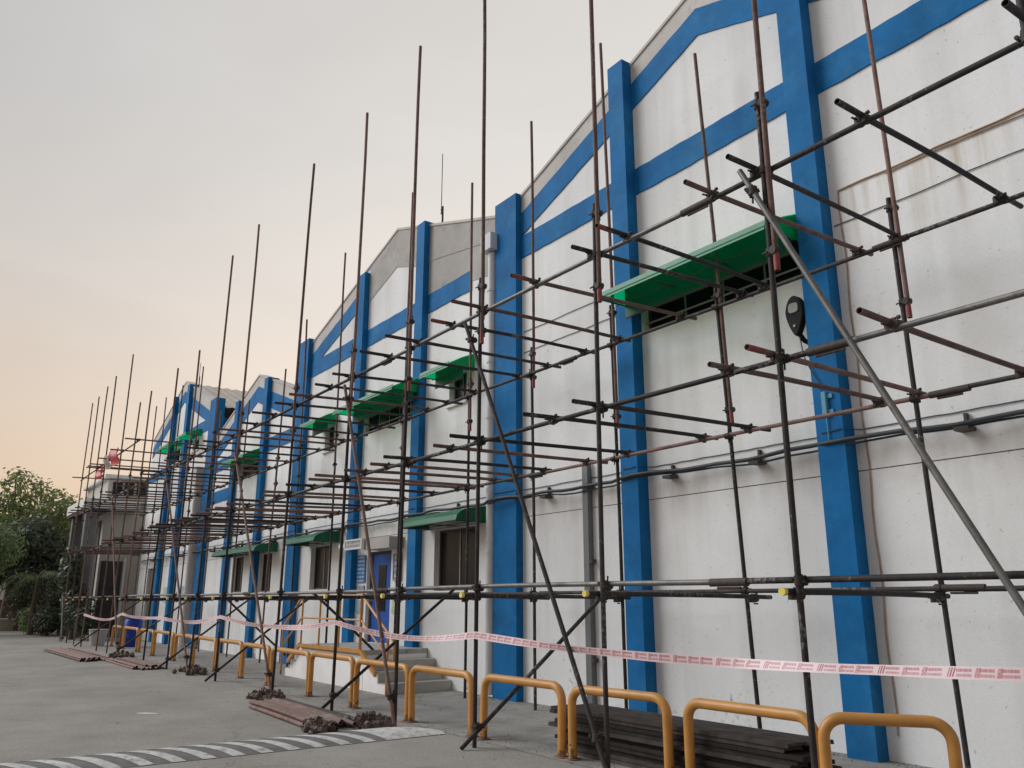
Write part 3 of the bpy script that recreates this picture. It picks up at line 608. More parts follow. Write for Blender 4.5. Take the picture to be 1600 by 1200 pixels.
# ------------------------------------------------------------------ things fixed on the wall
t = thing('downpipe', 'pale grey rainwater downpipe with box hopper beside the broad blue pilaster', 'downpipe', (-12.14, 8.17, 0))
MB().tube([(0, 0, 0.05), (0, 0, 7.98)], 0.083, 16).build('pipe', M['pvc'], t)
hp = MB().box(-0.17, 0.17, -0.16, 0.12, 8.0, 8.34).build('hopper_head', M['pvc'], t); bevelled(hp, 0.008, 1)
for z in (2.35, 4.75, 5.8, 2.55, 7.2): MB().tube([(0, 0, z), (0, 0, z + 0.05)], 0.095, 16).build('collar', M['pvc'], t)
t = thing('downpipe', 'beige grey downpipe beside the valley pilaster of the farthest gable', 'downpipe', (-31.15, 8.13, 0))
MB().tube([(0, 0, 0.05), (0, 0, 5.6)], 0.16, 14).build('pipe', M['coping'], t)
bevelled(MB().box(-0.25, 0.25, -0.2, 0.16, 5.62, 6.3).build('hopper_head', M['coping'], t), 0.01, 1)

t = thing('steel_channel', 'grey steel channel post bolted upright on the white wall left of a blue pilaster', 'channel post', (-9.62, 8.29, 0))
MB().box(-0.06, 0.06, -0.09, -0.08, 0.01, 3.62).box(-0.06, -0.05, -0.08, 0, 0.01, 3.62).box(0.05, 0.06, -0.08, 0, 0.01, 3.62).build('channel', M['steel_grey'], t)
for z in (0.7, 2.1, 3.2): MB().box(0.062, 0.12, -0.09, -0.005, z, z + 0.06).build('clip', M['frame'], t)

t = thing('wall_pipe', 'dark pipe run on brackets along the white wall above the ground floor', 'pipe', (-16, 8.16, 3.25))
pts = []; x = -39.5
while x < 9:
    sag = 0.015 * math.sin(x * 2.1) + 0.012 * math.sin(x * 5.3 + 1)
    pts.append((x + 16, 0.02 * math.sin(x * 3.3) - (0.09 if any(a - 0.1 < x < b_ + 0.1 for a, b_, _, _ in PIL + VAL) else 0), sag)); x += 0.28
MB().tube(pts, 0.026, 8).build('pipe', M['cable'], t)
MB().tube([(p[0], p[1] + 0.035, p[2] - 0.045 + 0.02 * math.sin(p[0] * 1.7)) for p in pts], 0.013, 6).build('cable', M['cable'], t)
for x in (-3.9, -6.4, -7.85, -10.6, -13.4, -15.2, -18.6, -20.9, -23.2, -26.1, -29.0, -33.0, -37.5):
    MB().box(x + 16 - 0.07, x + 16 + 0.07, -0.03, 0.135, -0.085, -0.045).box(x + 16 - 0.015, x + 16 + 0.015, 0.09, 0.138, -0.045, 0.10).build('bracket', M['frame'], t)

def wire(name, label, pts, r, m, cat='cable', group=None):
    o = MB().tube(pts, r, 6).build(name, M[m]); return tag(o, label, cat, group)
def run(x0, x1, y, z, step=0.4, amp=0.008, seed=0):
    rr = random.Random(seed); out = []; x = x0
    while x < x1 + step:
        yy = y
        for a, b_, _, d in PIL + VAL:
            if a - 0.03 < x < b_ + 0.03: yy = WY - d - 0.012
        out.append((min(x, x1), yy, z + rr.uniform(-amp, amp))); x += step
    return out
wire('wall_cable', 'thin cable pinned along the wall just above the dark bracketed pipe', run(-39, 8, 8.288, 3.38, 0.12, 0.004, 1), 0.006, 'cable')
wire('wall_cable', 'upper thin black wire strung across the first gable at awning top height', run(-11.3, -5.6, 8.288, 6.19, 0.3, 0.006, 2), 0.006, 'cable')
wire('wall_cable', 'lower thin black wire strung across the first gable between downpipe and big window', run(-11.3, -8.8, 8.288, 5.81, 0.3, 0.006, 3), 0.006, 'cable')
wire('wall_cable', 'thin black wire with clips right of the near blue pilaster, under the rusty conduit', run(-5.1, 6, 8.288, 5.84, 0.25, 0.01, 4), 0.006, 'cable')
t = thing('rusty_conduit', 'rusty thin conduit dropping down the wall right of the nearest blue pilaster', 'conduit', (-5.0, 8.285, 0))
MB().tube([(0.0 + 0.012 * math.sin(i * 1.3), 0, 0.25 + i * 0.25) for i in range(25)], 0.007, 6).build('drop_pipe', M['rust_wire'], t)
MB().tube([(i * 0.3, 0, 6.25 + 0.008 * math.sin(i * 1.9)) for i in range(36)], 0.010, 6).build('cross_pipe', M['rust_wire'], t)
MB().tube([(0.6 + i * 0.3, 0, 6.21 + 0.012 * math.sin(i * 0.9)) for i in range(34)], 0.008, 6).build('wire', M['rust_wire'], t)

# street-lamp style head on the wall
t = thing('wall_lamp', 'black teardrop lamp head fixed on the wall beside the nearest blue pilaster', 'lamp', (-5.60, 8.14, 4.55))
prof = []
for i in range(28):
    a = 2 * math.pi * i / 28; x = 0.125 * math.sin(a); z = -math.cos(a)
    zz = 0.27 + 0.25 * z; k = 0.42 + 0.58 * min(1, max(0, (zz - 0.02) / 0.30)) ** 0.8
    prof.append((x * k, zz))
o = MB().prism_y(prof, -0.07, 0.03).build('housing', M['lamp'], t); bevelled(o, 0.012, 2)
lens = []
for i in range(16):
    a = 2 * math.pi * i / 16; lens.append((0.066 * math.copysign(abs(math.cos(a)) ** 0.6, math.cos(a)), 0.365 + 0.06 * math.copysign(abs(math.sin(a)) ** 0.6, math.sin(a))))
MB().prism_y(lens, -0.082, -0.06).build('lens', M['lens'], t)
MB().tube([(0, -0.072, 0.14), (0, -0.085, 0.14)], 0.016, 10).build('sensor', M['lens'], t)
MB().tube([(0, 0.0, 0.06), (0.02, 0.06, -0.02), (0.03, 0.15, -0.04)], 0.03, 10).build('arm', M['lamp'], t)
wire('lamp_cable', 'thin cable hanging from the wall lamp down to the teal switch box', [(-5.56, 8.09, 4.55), (-5.52, 8.07, 4.3), (-5.44, 8.075, 4.1), (-5.36, 8.075, 3.95), (-5.33, 8.075, 3.8)], 0.007, 'cable')
t = thing('switch_box', 'small teal conduit box mounted on the nearest blue pilaster below the lamp', 'switch box', (-5.31, 8.10, 3.55))
bevelled(MB().box(-0.03, 0.03, -0.05, 0.0, 0, 0.28).build('box', M['teal'], t), 0.006, 1)
for z in (0.02, 0.2): MB().box(0.031, 0.09, -0.02, 0.0, z, z + 0.05).build('lug', M['teal'], t)
MB().tube([(0, -0.02, 0.0), (0.005, -0.02, -0.3)], 0.008, 6).build('conduit', M['teal'], t)

def board(name, label, cat, x0, x1, y, z0, z1, m, th=0.02, border=None):
    b = MB().box(0, x1 - x0, 0, th, 0, z1 - z0); me = b.mesh(name, M[m]); uvl = me.uv_layers.new(name='UVMap')
    for p in me.polygons:
        for li in p.loop_indices:
            v = me.vertices[me.loops[li].vertex_index].co; uvl.data[li].uv = (v.x / (x1 - x0), v.z / (z1 - z0))
    o = link(name, me, None, (x0, y, z0)); tag(o, label, cat)
    if border:
        w = 0.03; W_, H_ = x1 - x0, z1 - z0
        MB().box(-w, W_ + w, -0.012, th, -w, 0).box(-w, W_ + w, -0.012, th, H_, H_ + w).box(-w, 0, -0.012, th, 0, H_).box(W_, W_ + w, -0.012, th, 0, H_).build('border', M[border], o)
    return o
board('name_board', 'grey name board in a white frame projecting beside the door hood', 'sign', -17.55, -16.72, 7.88, 2.69, 2.85, 'sign_light', 0.06, 'whiteboard')
tag(MB().box(-17.95, -17.56, 7.9, 8.12, 2.72, 2.81).build('junction_box', M['whiteboard']), 'white junction box on the blue pilaster left of the grey name board', 'box')
board('notice_board', 'blue notice with white text lines on the wall left of the blue door', 'sign', -17.74, -17.30, 8.27, 1.96, 2.56, 'sign_blue')
board('notice_board', 'small blue and white sheet directly below the blue notice', 'sign', -17.73, -17.32, 8.275, 1.70, 1.90, 'sign_poster')
board('notice_board', 'pale blue paper sheet low on the wall left of the door', 'sign', -17.72, -17.36, 8.28, 1.30, 1.58, 'paper_blue', 0.012)
board('notice_board', 'framed dark poster with white portrait patch right of the blue door', 'sign', -15.92, -15.62, 8.27, 2.0, 2.5, 'sign_poster', 0.02, 'cement')
board('notice_board', 'faded green paper low on the wall right of the blue door', 'sign', -15.98, -15.74, 8.28, 1.32, 1.58, 'paper', 0.012)
board('notice_board', 'faded green poster on the far wall below the farthest gable', 'sign', -35.4, -34.6, 8.27, 1.55, 2.1, 'paper', 0.015)
board('notice_board', 'pale blue poster on the far wall next to the beige downpipe', 'sign', -33.0, -32.2, 8.27, 1.5, 2.1, 'paper_blue', 0.015)

for x, y, z, h, lab in ((-14.6, 8.45, 9.62, 1.75, 'thin aerial rod on the parapet of the second gable'), (-33.9, 8.45, 10.0, 1.0, 'thin aerial rod on the parapet of the farthest gable')):
    t = thing('aerial', lab, 'aerial', (x, y, z)); MB().tube([(0.06, 0, 0.0), (0.06, 0, 0.42)], 0.022, 8).build('mast', M['dark_steel'], t)
    MB().tube([(0, 0, 0.25), (0, 0, h)], 0.010, 6).build('rod', M['dark_steel'], t)
    for z2 in (0.28, 0.36): MB().box(-0.02, 0.08, -0.01, 0.01, z2, z2 + 0.02).build('clamp', M['dark_steel'], t)

# ------------------------------------------------------------------ entrance platform, steps and railing
t = thing('entrance_steps', 'white entrance platform with grey steps on both sides below the blue door', 'steps', (-15.9, 7.6, 0))
ox, oy = 15.9, -7.6
MB().box(-17.4 + ox, -14.45 + ox, 6.95 + oy, 8.28 + oy, 0.004, 0.60).build('platform_wall', M['fresh_white'], t)
MB().box(-17.4 + ox, -14.45 + ox, 6.93 + oy, 8.29 + oy, 0.602, 0.69).build('deck', M['step'], t)
for k in range(3):
    z = 0.69 - 0.172 * (k + 1)
    MB().box(-14.45 + ox + 0.30 * k + 0.002, -14.45 + ox + 0.30 * (k + 1), 6.97 + oy, 8.285 + oy, 0.004, z).build('step', M['step'], t)
    MB().box(-17.4 + ox - 0.30 * (k + 1), -17.4 + ox - 0.30 * k - 0.002, 6.97 + oy, 8.285 + oy, 0.004, z).build('step', M['step'], t)
    for sx in (-14.45 + 0.30 * k + 0.004, -17.4 - 0.30 * (k + 1) + 0.002):
        MB().box(sx + ox, sx + 0.296 + ox, 6.955 + oy, 6.969 + oy, 0.004, z - 0.02).build('side_face', M['fresh_white'], t)
rl = thing('handrail', 'yellow tube handrail with sloping ends around the entrance platform', 'railing', (-15.9, 6.9, 0.69))
oy = -6.9; oz = -0.69
def yt(pts, r, name, m='yellow'): return MB().tube([(p[0] + 15.9, p[1] + oy, p[2] + oz) for p in pts], r, 10).build(name, M[m], rl)
yt([(-18.40, 6.9, 1.02), (-17.38, 6.9, 1.66), (-14.50, 6.9, 1.66), (-13.40, 6.9, 1.02)], 0.024, 'top_rail')
yt([(-18.40, 6.9, 0.62), (-17.38, 6.9, 1.22), (-14.50, 6.9, 1.22), (-13.40, 6.9, 0.62)], 0.018, 'mid_rail')
for x in (-17.36, -16.42, -15.46): yt([(x, 6.9, 0.70), (x, 6.9, 1.66)], 0.02, 'post')
yt([(-14.50, 6.9, 0.60), (-14.50, 6.9, 1.66)], 0.03, 'post')
for x in (-18.40, -13.40): yt([(x, 6.9, 0.02), (x, 6.9, 1.03)], 0.024, 'post')
yt([(-13.40, 6.9, 1.02), (-13.18, 6.9, 0.88), (-13.15, 6.9, 0.5), (-13.38, 6.9, 0.45)], 0.022, 'end_loop')
MB().box(-17.4 + 15.9, -14.45 + 15.9, -0.03, 0.025, 0.635 + oz, 0.705 + oz).build('edge_beam', M['yellow'], rl)
for s, xa in ((1, -14.45), (-1, -17.4)):
    a, b_ = (xa, xa + 0.62) if s > 0 else (xa - 0.62, xa)
    za, zb = (0.72, 0.36) if s > 0 else (0.36, 0.72)
    MB().prism_y([(a + 15.9, za - 0.085 + oz), (b_ + 15.9, zb - 0.085 + oz), (b_ + 15.9, zb + oz), (a + 15.9, za + oz)], -0.032, 0.022).build('stringer', M['yellow'], rl)

# ------------------------------------------------------------------ scaffolding
SC = thing('scaffolding', 'long tube and coupler scaffold of dark and rusty poles in front of the white hall', 'scaffold', (-16, 5.33, 0))
SO = Vector((16, -5.33, 0))
FY, BY = 5.33, 7.80
COUP = MB()
COUP.tube([(0, 0, -0.035), (0, 0, 0.035)], 0.038, 8); COUP.tube([(-0.035, 0.05, 0), (0.035, 0.05, 0)], 0.038, 8)
COUP.tube([(-0.05, -0.012, 0.012), (-0.05, 0.05, 0.012)], 0.009, 5); COUP.tube([(0.05, -0.04, -0.01), (0.05, 0.01, -0.01)], 0.009, 5)
COUP.tube([(-0.012, 0.055, -0.085), (-0.012, 0.055, 0.085)], 0.009, 5); COUP.box(-0.02, 0.02, 0.02, 0.03, -0.045, 0.045)
COUP.tube([(-0.05, -0.03, 0.012), (-0.05, -0.01, 0.012)], 0.016, 6)
COUP_ME = COUP.mesh('coupler', M['coupler'])
SLEEVE = MB().tube([(0, 0, -0.19), (0, 0, 0.19)], 0.034, 10).tube([(0.045, 0, -0.12), (0.045, 0, 0.12)], 0.012, 6).mesh('sleeve', M['coupler'])
coups = []
rs = random.Random(11)
def coupler(p, rz=0.0, rx=0.0):
    coups.append((Vector(p), rz + rs.uniform(-0.25, 0.25), rx + rs.uniform(-0.1, 0.1)))
def st(name, a, b, kind):
    o = tube_between(name, Vector(a) + SO, Vector(b) + SO, kind, SC); return o
def tip(par, a, b, L=0.16):
    a, b = Vector(a), Vector(b); d = (b - a).normalized(); o = link('red_end', TIP, par)
    o.location = (0, 0, 0); o.scale = (1, 1, L / (b - a).length)
    return o
def bend(x, z):   # poles lean slightly towards +X as in the photograph
    return x
# front poles: base x, x at top, lower-tube top, upper-tube bottom, top z
FP = [(-1.80, -1.80, 5.9, 4.3, 9.8), (-3.86, -3.86, 5.78, 4.12, 9.8), (-6.02, -5.97, 5.62, 4.50, 9.9), (-8.21, -8.15, 5.50, 4.62, 9.9), (-10.08, -9.98, 5.55, 4.4, 9.97),
      (-12.06, -11.86, 5.6, 4.5, 9.78), (-14.56, -14.29, 5.5, 4.4, 9.93), (-17.82, -17.46, 5.6, 4.5, 9.86), (-19.77, -19.35, 5.5, 4.4, 9.77), (-21.74, -21.62, 5.6, 4.6, 7.91),
      (-24.2, -23.74, 5.5, 4.5, 7.91), (-27.4, -26.87, 5.5, 4.5, 7.9), (-29.2, -28.6, 5.6, 4.6, 7.88), (-30.94, -30.65, 5.5, 4.4, 10.02),
      (-33.95, -33.6, 5.6, 4.5, 9.88), (-35.55, -35.19, 5.5, 4.5, 9.81), (-37.3, -36.92, 5.5, 4.5, 9.74), (-39.0, -38.58, 5.5, 4.5, 9.79), (1.2, 1.2, 5.6, 4.4, 9.8)]
BP = [(-1.9, -1.9, 5.5, 4.3, 9.6), (-4.08, -4.2, 5.65, 4.3, 9.8), (-6.30, -6.66, 5.4, 3.62, 8.91), (-8.42, -8.52, 5.75, 3.9, 10.2), (-10.38, -10.44, 5.6, 4.9, 9.8), (-12.32, -12.3, 5.5, 4.5, 9.4),
      (-14.9, -14.75, 5.6, 4.4, 10.25), (-18.15, -18.28, 5.5, 4.5, 10.09), (-20.4, -20.59, 5.6, 4.5, 8.96), (-22.39, -22.02, 5.5, 4.5, 7.9), (-25.2, -25.1, 5.5, 4.6, 7.6), (-28.1, -28.0, 5.6, 4.5, 7.8),
      (-31.0, -30.94, 5.5, 4.5, 10.05), (-33.9, -33.79, 5.6, 4.4, 9.94), (-36.5, -36.37, 5.5, 4.5, 9.95), (-38.3, -38.16, 5.5, 4.4, 9.91), (1.0, 1.0, 5.5, 4.4, 9.5)]
TRI = ['dark_steel', 'rust_tube', 'grey_tube']
def xat(p, z): return p[0] + (p[1] - p[0]) * z / p[4]
for row, Y in ((FP, FY), (BP, BY)):
    for i, p in enumerate(row):
        zb, zu, zt = p[2], p[3], p[4]
        k1 = 'dark_steel' if p[0] > -22 else rs.choice(['dark_steel', 'rust_tube', 'rust_tube'])
        st('pole', (p[0], Y, 0.0), (xat(p, zb), Y, zb), k1)
        off = 0.056
        o = st('pole', (xat(p, zu) + off, Y - 0.01, zu), (xat(p, zt) + off * 0.6, Y + rs.uniform(-0.03, 0.03), zt), 'rust_tube' if p[0] > -26 else rs.choice(['rust_tube', 'dark_steel']))
        if p[0] > -13: tip(o, (0, 0, zu), (0, 0, zt), 0.14)
        for z in (zu + 0.18, zb - 0.12):
            coupler((xat(p, z), Y, z), R(-90))
# ledgers
LEV = [(1.70, 1.67), (3.40, 3.47), (5.05, 5.13)]
def ledger(Y, z, x0, x1, seg, kinds, seed, wob=0.012):
    rr = random.Random(seed); x = x1
    while x > x0:
        nx = max(x0, x - seg * rr.uniform(0.85, 1.1)); k = rr.choice(kinds)
        st('ledger', (nx, Y, z + rr.uniform(-wob, wob)), (x, Y, z + rr.uniform(-wob, wob)), k)
        if nx > x0:
            o = link('sleeve', SLEEVE, SC); o.location = Vector((nx, Y, z)) + SO; o.rotation_euler = (0, R(90), rr.uniform(-0.02, 0.02))
            nx += 0.0
        x = nx
for i, (zf, zb) in enumerate(LEV):
    ledger(FY + 0.05, zf, -39.6, 1.9, 6.0, ['dark_steel', 'dark_steel', 'grey_tube'] if i else ['grey_tube', 'rust_tube', 'dark_steel'], 20 + i)
    ledger(BY - 0.05, zb, -39.2, 1.9, 6.0, ['dark_steel', 'rust_tube', 'dark_steel'], 40 + i)
ledger(FY + 0.05, 6.56, -39.4, -28.2, 6.0, ['rust_tube', 'dark_steel'], 61); ledger(BY - 0.05, 6.6, -39.2, -28.6, 6.0, ['rust_tube'], 62)
for p in FP:
    for zf, zb in LEV: coupler((xat(p, zf), FY, zf), 0.0)
for p in BP:
    for zf, zb in LEV: coupler((xat(p, zb), BY, zb), R(180))
# transoms: (level, front x, kind, front overhang)
rt_ = random.Random(5)
UP = [-1.75, -2.96, -3.94, -4.44, -5.54, -6.07, -7.06, -8.14, -8.91, -9.82, -10.7, -12.1, -12.9, -13.8, -14.6, -15.6, -16.7, -17.6]
MI = [-1.75, -2.92, -3.90, -4.40, -6.05, -6.79, -8.22, -8.90, -10.0, -10.67, -11.4, -12.1, -12.6, -13.4, -14.5, -15.1, -16.0, -16.8, -17.7]
x = -18.2
while x > -39: UP.append(x); x -= rt_.uniform(0.65, 1.2)
x = -18.1
while x > -39: MI.append(x); x -= rt_.uniform(0.5, 1.0) if x > -31 else rt_.uniform(0.8, 1.5)
LO = [p[0] - 0.05 for p in FP]
TOP4 = [-28.4, -30.8, -33.0, -34.6, -35.2, -35.6, -38.9]
CAPY = MB().tube([(0, 0, -0.004), (0, 0, 0.035)], 0.030, 10).mesh('end_cap', M['yellow_cap'])
def transom(x, zf, zb, kind, fo, bo, dx, cap=False, red=False):
    d = BY - FY
    a = (x, FY - fo, zf + 0.052 - (zb - zf) * fo / d); b_ = (x + dx, BY + bo, zb + 0.052 + (zb - zf) * bo / d)
    o = st('transom', a, b_, kind)
    if red: tip(o, a, b_, 0.2)
    if cap:
        c = link('end_cap', CAPY, o); L = (Vector(b_) - Vector(a)).length; c.scale = (1, 1, 1 / L); c.location = (0, 0, -0.02 / L)
    coupler((x, FY + 0.05, zf + 0.03), R(90), R(90)); coupler((x + dx * 0.95, BY - 0.05, zb + 0.03), R(90), R(90))
for i, x in enumerate(UP): transom(x, 5.05, 5.13, 'dark_steel' if x > -3.5 else rt_.choice(['dark_steel', 'dark_steel', 'rust_tube']), rt_.uniform(0.22, 0.5), rt_.uniform(0.05, 0.38), rt_.uniform(-0.22, 0.06), red=rt_.random() < 0.22 and -14 < x < -2)
for i, x in enumerate(MI): transom(x, 3.40, 3.47, rt_.choice(['dark_steel', 'rust_tube', 'rust_tube']), rt_.uniform(0.2, 0.5), rt_.uniform(0.05, 0.36), rt_.uniform(-0.22, 0.06), red=rt_.random() < 0.22 and -14 < x < -2)
for x in LO: transom(x, 1.62 - 0.052, 1.60 - 0.052, 'dark_steel', rt_.uniform(0.12, 0.22), rt_.uniform(0.1, 0.25), rt_.uniform(-0.25, -0.1), cap=True)
for x in TOP4: transom(x, 6.56, 6.60, 'rust_tube', 0.35, 0.3, rt_.uniform(-0.15, 0.05))
# braces along the front and raking braces through the bays
for a, b_, k in (((-4.05, FY - 0.07, 5.10), (-1.75, FY - 0.07, 0.35), 'grey_tube'), ((-8.42, FY - 0.07, 4.95), (-5.92, FY - 0.07, 0.02), 'dark_steel'),
                 ((-12.05, FY - 0.07, 4.92), (-9.95, FY - 0.07, 0.02), 'rust_tube'), ((-17.56, FY - 0.07, 4.6), (-14.4, FY - 0.07, 0.02), 'rust_tube'),
                 ((-23.6, FY - 0.07, 4.9), (-19.6, FY - 0.07, 0.02), 'rust_tube'), ((-31.0, FY - 0.07, 5.0), (-27.2, FY - 0.07, 0.02), 'rust_tube'), ((-39.2, FY - 0.07, 1.9), (-38.0, FY - 0.07, 0.02), 'grey_tube')):
    st('brace', a, b_, k)
    d = Vector(b_) - Vector(a)
    for f in (0.05, 0.93): p = Vector(a) + d * f; coupler((p.x, p.y, p.z), 0.3)
for x in (-8.13, -12.0, -17.75, -21.7, -27.4, -33.9):
    st('brace', (x, FY - 0.22, 0.02), (x, 7.35, 1.74), 'dark_steel'); coupler((x, FY, 0.22), R(90))
st('brace', (-14.4, 5.9, 1.7), (-14.6, 7.72, 0.25), 'dark_steel'); st('brace', (-19.7, 5.9, 1.7), (-20.3, 7.7, 0.3), 'dark_steel')
# couplers: nearest 300 as parts, rest as one joined part
coups.sort(key=lambda c: (c[0] - Vector((0, 0, 1.55))).length)
def cmat(c): return Matrix.Translation(c[0] + SO) @ Matrix.Rotation(c[1], 4, 'Z') @ Matrix.Rotation(c[2], 4, 'Y')
for c in coups[:290]:
    o = link('coupler', COUP_ME, SC); o.matrix_local = cmat(c)
rest = MB()
for c in coups[290:]:
    mtx = cmat(c); rest.add([mtx @ v.co for v in COUP_ME.vertices], [tuple(p.vertices) for p in COUP_ME.polygons])
if rest.v: tag(rest.build('couplers', M['coupler'], SC), kind='stuff')

# red cloths on the far ledger
def cloth(name, label, x0, x1, y, z0, z1, m, seed):
    rr = random.Random(seed); b = MB(); n = 8; th = 0.006; fr = []; bk = []
    for j in range(n + 1):
        for i in range(n + 1):
            u, v = i / n, j / n; yy = y + 0.07 * math.sin(u * 7 + v * 2 + seed) + 0.04 * math.sin(v * 6 + seed)
            p = (x0 + (x1 - x0) * u, yy, z0 + (z1 - z0) * v + 0.05 * math.sin(u * 5 + seed)); fr.append(p); bk.append((p[0], p[1] + th, p[2]))
    k = n + 1; q = [(j * k + i, j * k + i + 1, (j + 1) * k + i + 1, (j + 1) * k + i) for j in range(n) for i in range(n)]
    b.add(fr, q, True); b.add(bk, [tuple(reversed(f)) for f in q], True)
    return tag(b.build(name, M[m]), label, 'flag')
fl = cloth('red_flag', 'red flag tied on the high far ledger of the scaffold', -32.6, -31.1, 5.27, 6.22, 6.78, 'flag', 1)
gp = cloth('grey_strip', None, -33.4, -32.62, 5.27, 6.24, 6.74, 'flag_grey', 1); del gp['category']; gp.parent = fl; gp.name = 'grey_strip'
cloth('red_flag', 'smaller red rag hanging lower left of the red flag', -34.7, -33.55, 5.27, 6.05, 6.42, 'flag', 3)

# ------------------------------------------------------------------ barrier tape
tp = [(1.3, 1.30), (-0.3, 1.20), (-1.80, 1.165), (-3.29, 1.115), (-4.16, 1.095), (-5.13, 1.09), (-5.92, 1.10), (-6.87, 1.125), (-8.16, 1.185), (-9.0, 1.12), (-9.9, 1.105), (-11.0, 1.16), (-12.0, 1.25),
      (-13.0, 1.16), (-14.18, 1.13), (-16.0, 1.15), (-17.7, 1.25), (-19.5, 1.11), (-21.7, 1.12), (-22.6, 1.15), (-24.2, 1.13), (-26.0, 1.14), (-27.3, 1.2), (-29.0, 1.02), (-31.0, 1.0), (-33.9, 1.10)]
sm = []
for i in range(len(tp) - 1):
    p0, p1, p2, p3 = tp[max(i - 1, 0)], tp[i], tp[i + 1], tp[min(i + 2, len(tp) - 1)]
    for k in range(6):
        t_ = k / 6; xx = p1[0] + (p2[0] - p1[0]) * t_
        m1 = (p2[1] - p0[1]) / 2 if p1[0] not in (-8.16, -12.0, -17.7, -27.3) else (p2[1] - p1[1]); m2 = (p3[1] - p1[1]) / 2 if p2[0] not in (-8.16, -12.0, -17.7, -27.3) else (p2[1] - p1[1])
        h = lambda a: a
        zz = (2 * t_**3 - 3 * t_**2 + 1) * p1[1] + (t_**3 - 2 * t_**2 + t_) * m1 + (-2 * t_**3 + 3 * t_**2) * p2[1] + (t_**3 - t_**2) * m2
        sm.append((xx, zz))
sm.append(tp[-1])
v = []; f = []; uvs = []; L = 0
for i, (xx, zz) in enumerate(sm):
    if i: L += math.hypot(xx - sm[i - 1][0], zz - sm[i - 1][1])
    tw = 0.012 * math.sin(xx * 1.3) + 0.006 * math.sin(xx * 4.1); w = 0.036 + 0.004 * math.sin(xx * 2.2)
    for s in (-1, 1):
        v.append((xx, FY - 0.045 + s * tw, zz + s * w)); uvs.append((-L, (s + 1) / 2))
n2 = len(v)
for s in (-1, 1): pass
v2 = [(a, b_ + 0.0008, c) for a, b_, c in v]
for i in range(len(sm) - 1):
    a = 2 * i; f.append((a + 2, a, a + 1, a + 3)); f.append((n2 + a, n2 + a + 2, n2 + a + 3, n2 + a + 1))
me = bpy.data.meshes.new('barrier_tape'); me.from_pydata(v + v2, [], f); me.materials.append(M['tape']); ul = me.uv_layers.new(name='UVMap')
for p in me.polygons:
    p.use_smooth = True
    for li in p.loop_indices: ul.data[li].uv = uvs[me.loops[li].vertex_index % n2]
tag(link('barrier_tape', me), 'pink and white barrier tape with red print tied along the front scaffold poles', 'barrier tape')

# ------------------------------------------------------------------ yellow hoop barriers
def arc_path(ax, ay, bx, by, h, r=0.15, n=7):
    d = Vector((bx - ax, by - ay, 0)); Lh = d.length; d.normalize(); pts = [(ax, ay, 0.0), (ax, ay, (h - r) * 0.5), (ax, ay, h - r)]
    for k in range(1, n + 1):
        a = math.pi / 2 * k / n; q = Vector((ax, ay, h - r)) + d * (r - r * math.cos(a)) + Vector((0, 0, r * math.sin(a))); pts.append(tuple(q))
    for k in range(0, n + 1):
        a = math.pi / 2 * k / n; q = Vector((bx, by, h - r)) - d * (r - r * math.sin(a)) + Vector((0, 0, r * math.cos(a))); pts.append(tuple(q))
    pts += [(bx, by, (h - r) * 0.5), (bx, by, 0.0)]
    return pts
HOOPS = [((-4.15, 5.86), (-3.45, 6.42)), ((-5.52, 5.85), (-4.22, 5.86)), ((-7.02, 5.74), (-5.80, 5.88)), ((-8.60, 5.70), (-7.18, 5.74)), ((-10.33, 5.70), (-8.86, 5.72)), ((-12.06, 5.72), (-10.44, 5.70)),
         ((-14.03, 5.80), (-12.28, 5.74)), ((-16.1, 5.86), (-14.16, 5.82)), ((-18.1, 5.94), (-16.35, 5.88)), ((-20.0, 5.98), (-18.2, 5.94)), ((-22.2, 6.05), (-20.15, 5.98)),
         ((-24.3, 6.12), (-22.35, 6.06)), ((-27.0, 6.2), (-24.6, 6.14)), ((-29.1, 6.24), (-27.15, 6.2)), ((-31.6, 6.26), (-29.4, 6.24)), ((-33.6, 6.28), (-31.9, 6.26))]
HL = ['bent yellow hoop barrier turning towards the wall at the right end of the row', 'yellow hoop barrier right of the dark plank stack, second from the right end', 'yellow hoop barrier standing in front of the dark plank stack',
      'yellow hoop barrier just left of the dark plank stack, behind the crossed braces', 'yellow hoop barrier beside the rounded end of the striped speed hump', 'yellow hoop barrier behind the nearest bundle of rusty tubes, right end',
      'yellow hoop barrier in front of the white entrance platform, right of its middle', 'yellow hoop barrier before the left part of the white entrance platform', 'yellow hoop barrier just left of the entrance platform steps',
      'yellow hoop barrier beside the long raking brace under the longest ground awning', 'yellow hoop barrier behind the rust coloured coupler heap', 'yellow hoop barrier between coupler heap and white wire basket',
      'yellow hoop barrier in front of the white wire basket', 'yellow hoop barrier to the right of the blue drum', 'yellow hoop barrier right in front of the blue drum', 'farthest yellow hoop barrier at the left end of the row']
for i, (a, b_) in enumerate(HOOPS):
    cx, cy = (a[0] + b_[0]) / 2, (a[1] + b_[1]) / 2; hh = 0.693 + random.uniform(-0.012, 0.012)
    t = thing('hoop_barrier', HL[i], 'barrier', (cx, cy, 0), 'yellow hoop barriers along the pavement')
    MB().tube([(p[0] - cx, p[1] - cy, p[2]) for p in arc_path(*a, *b_, hh)], 0.045, 14).build('hoop', M['yellow'], t)
    t.rotation_euler = (random.uniform(-0.02, 0.02), 0, random.uniform(-0.012, 0.012))
    for q in (a, b_): MB().tube([(q[0] - cx, q[1] - cy, 0.004), (q[0] - cx, q[1] - cy, 0.016)], [0.085, 0.08], 12).build('foot', M['rust_tube'], t)

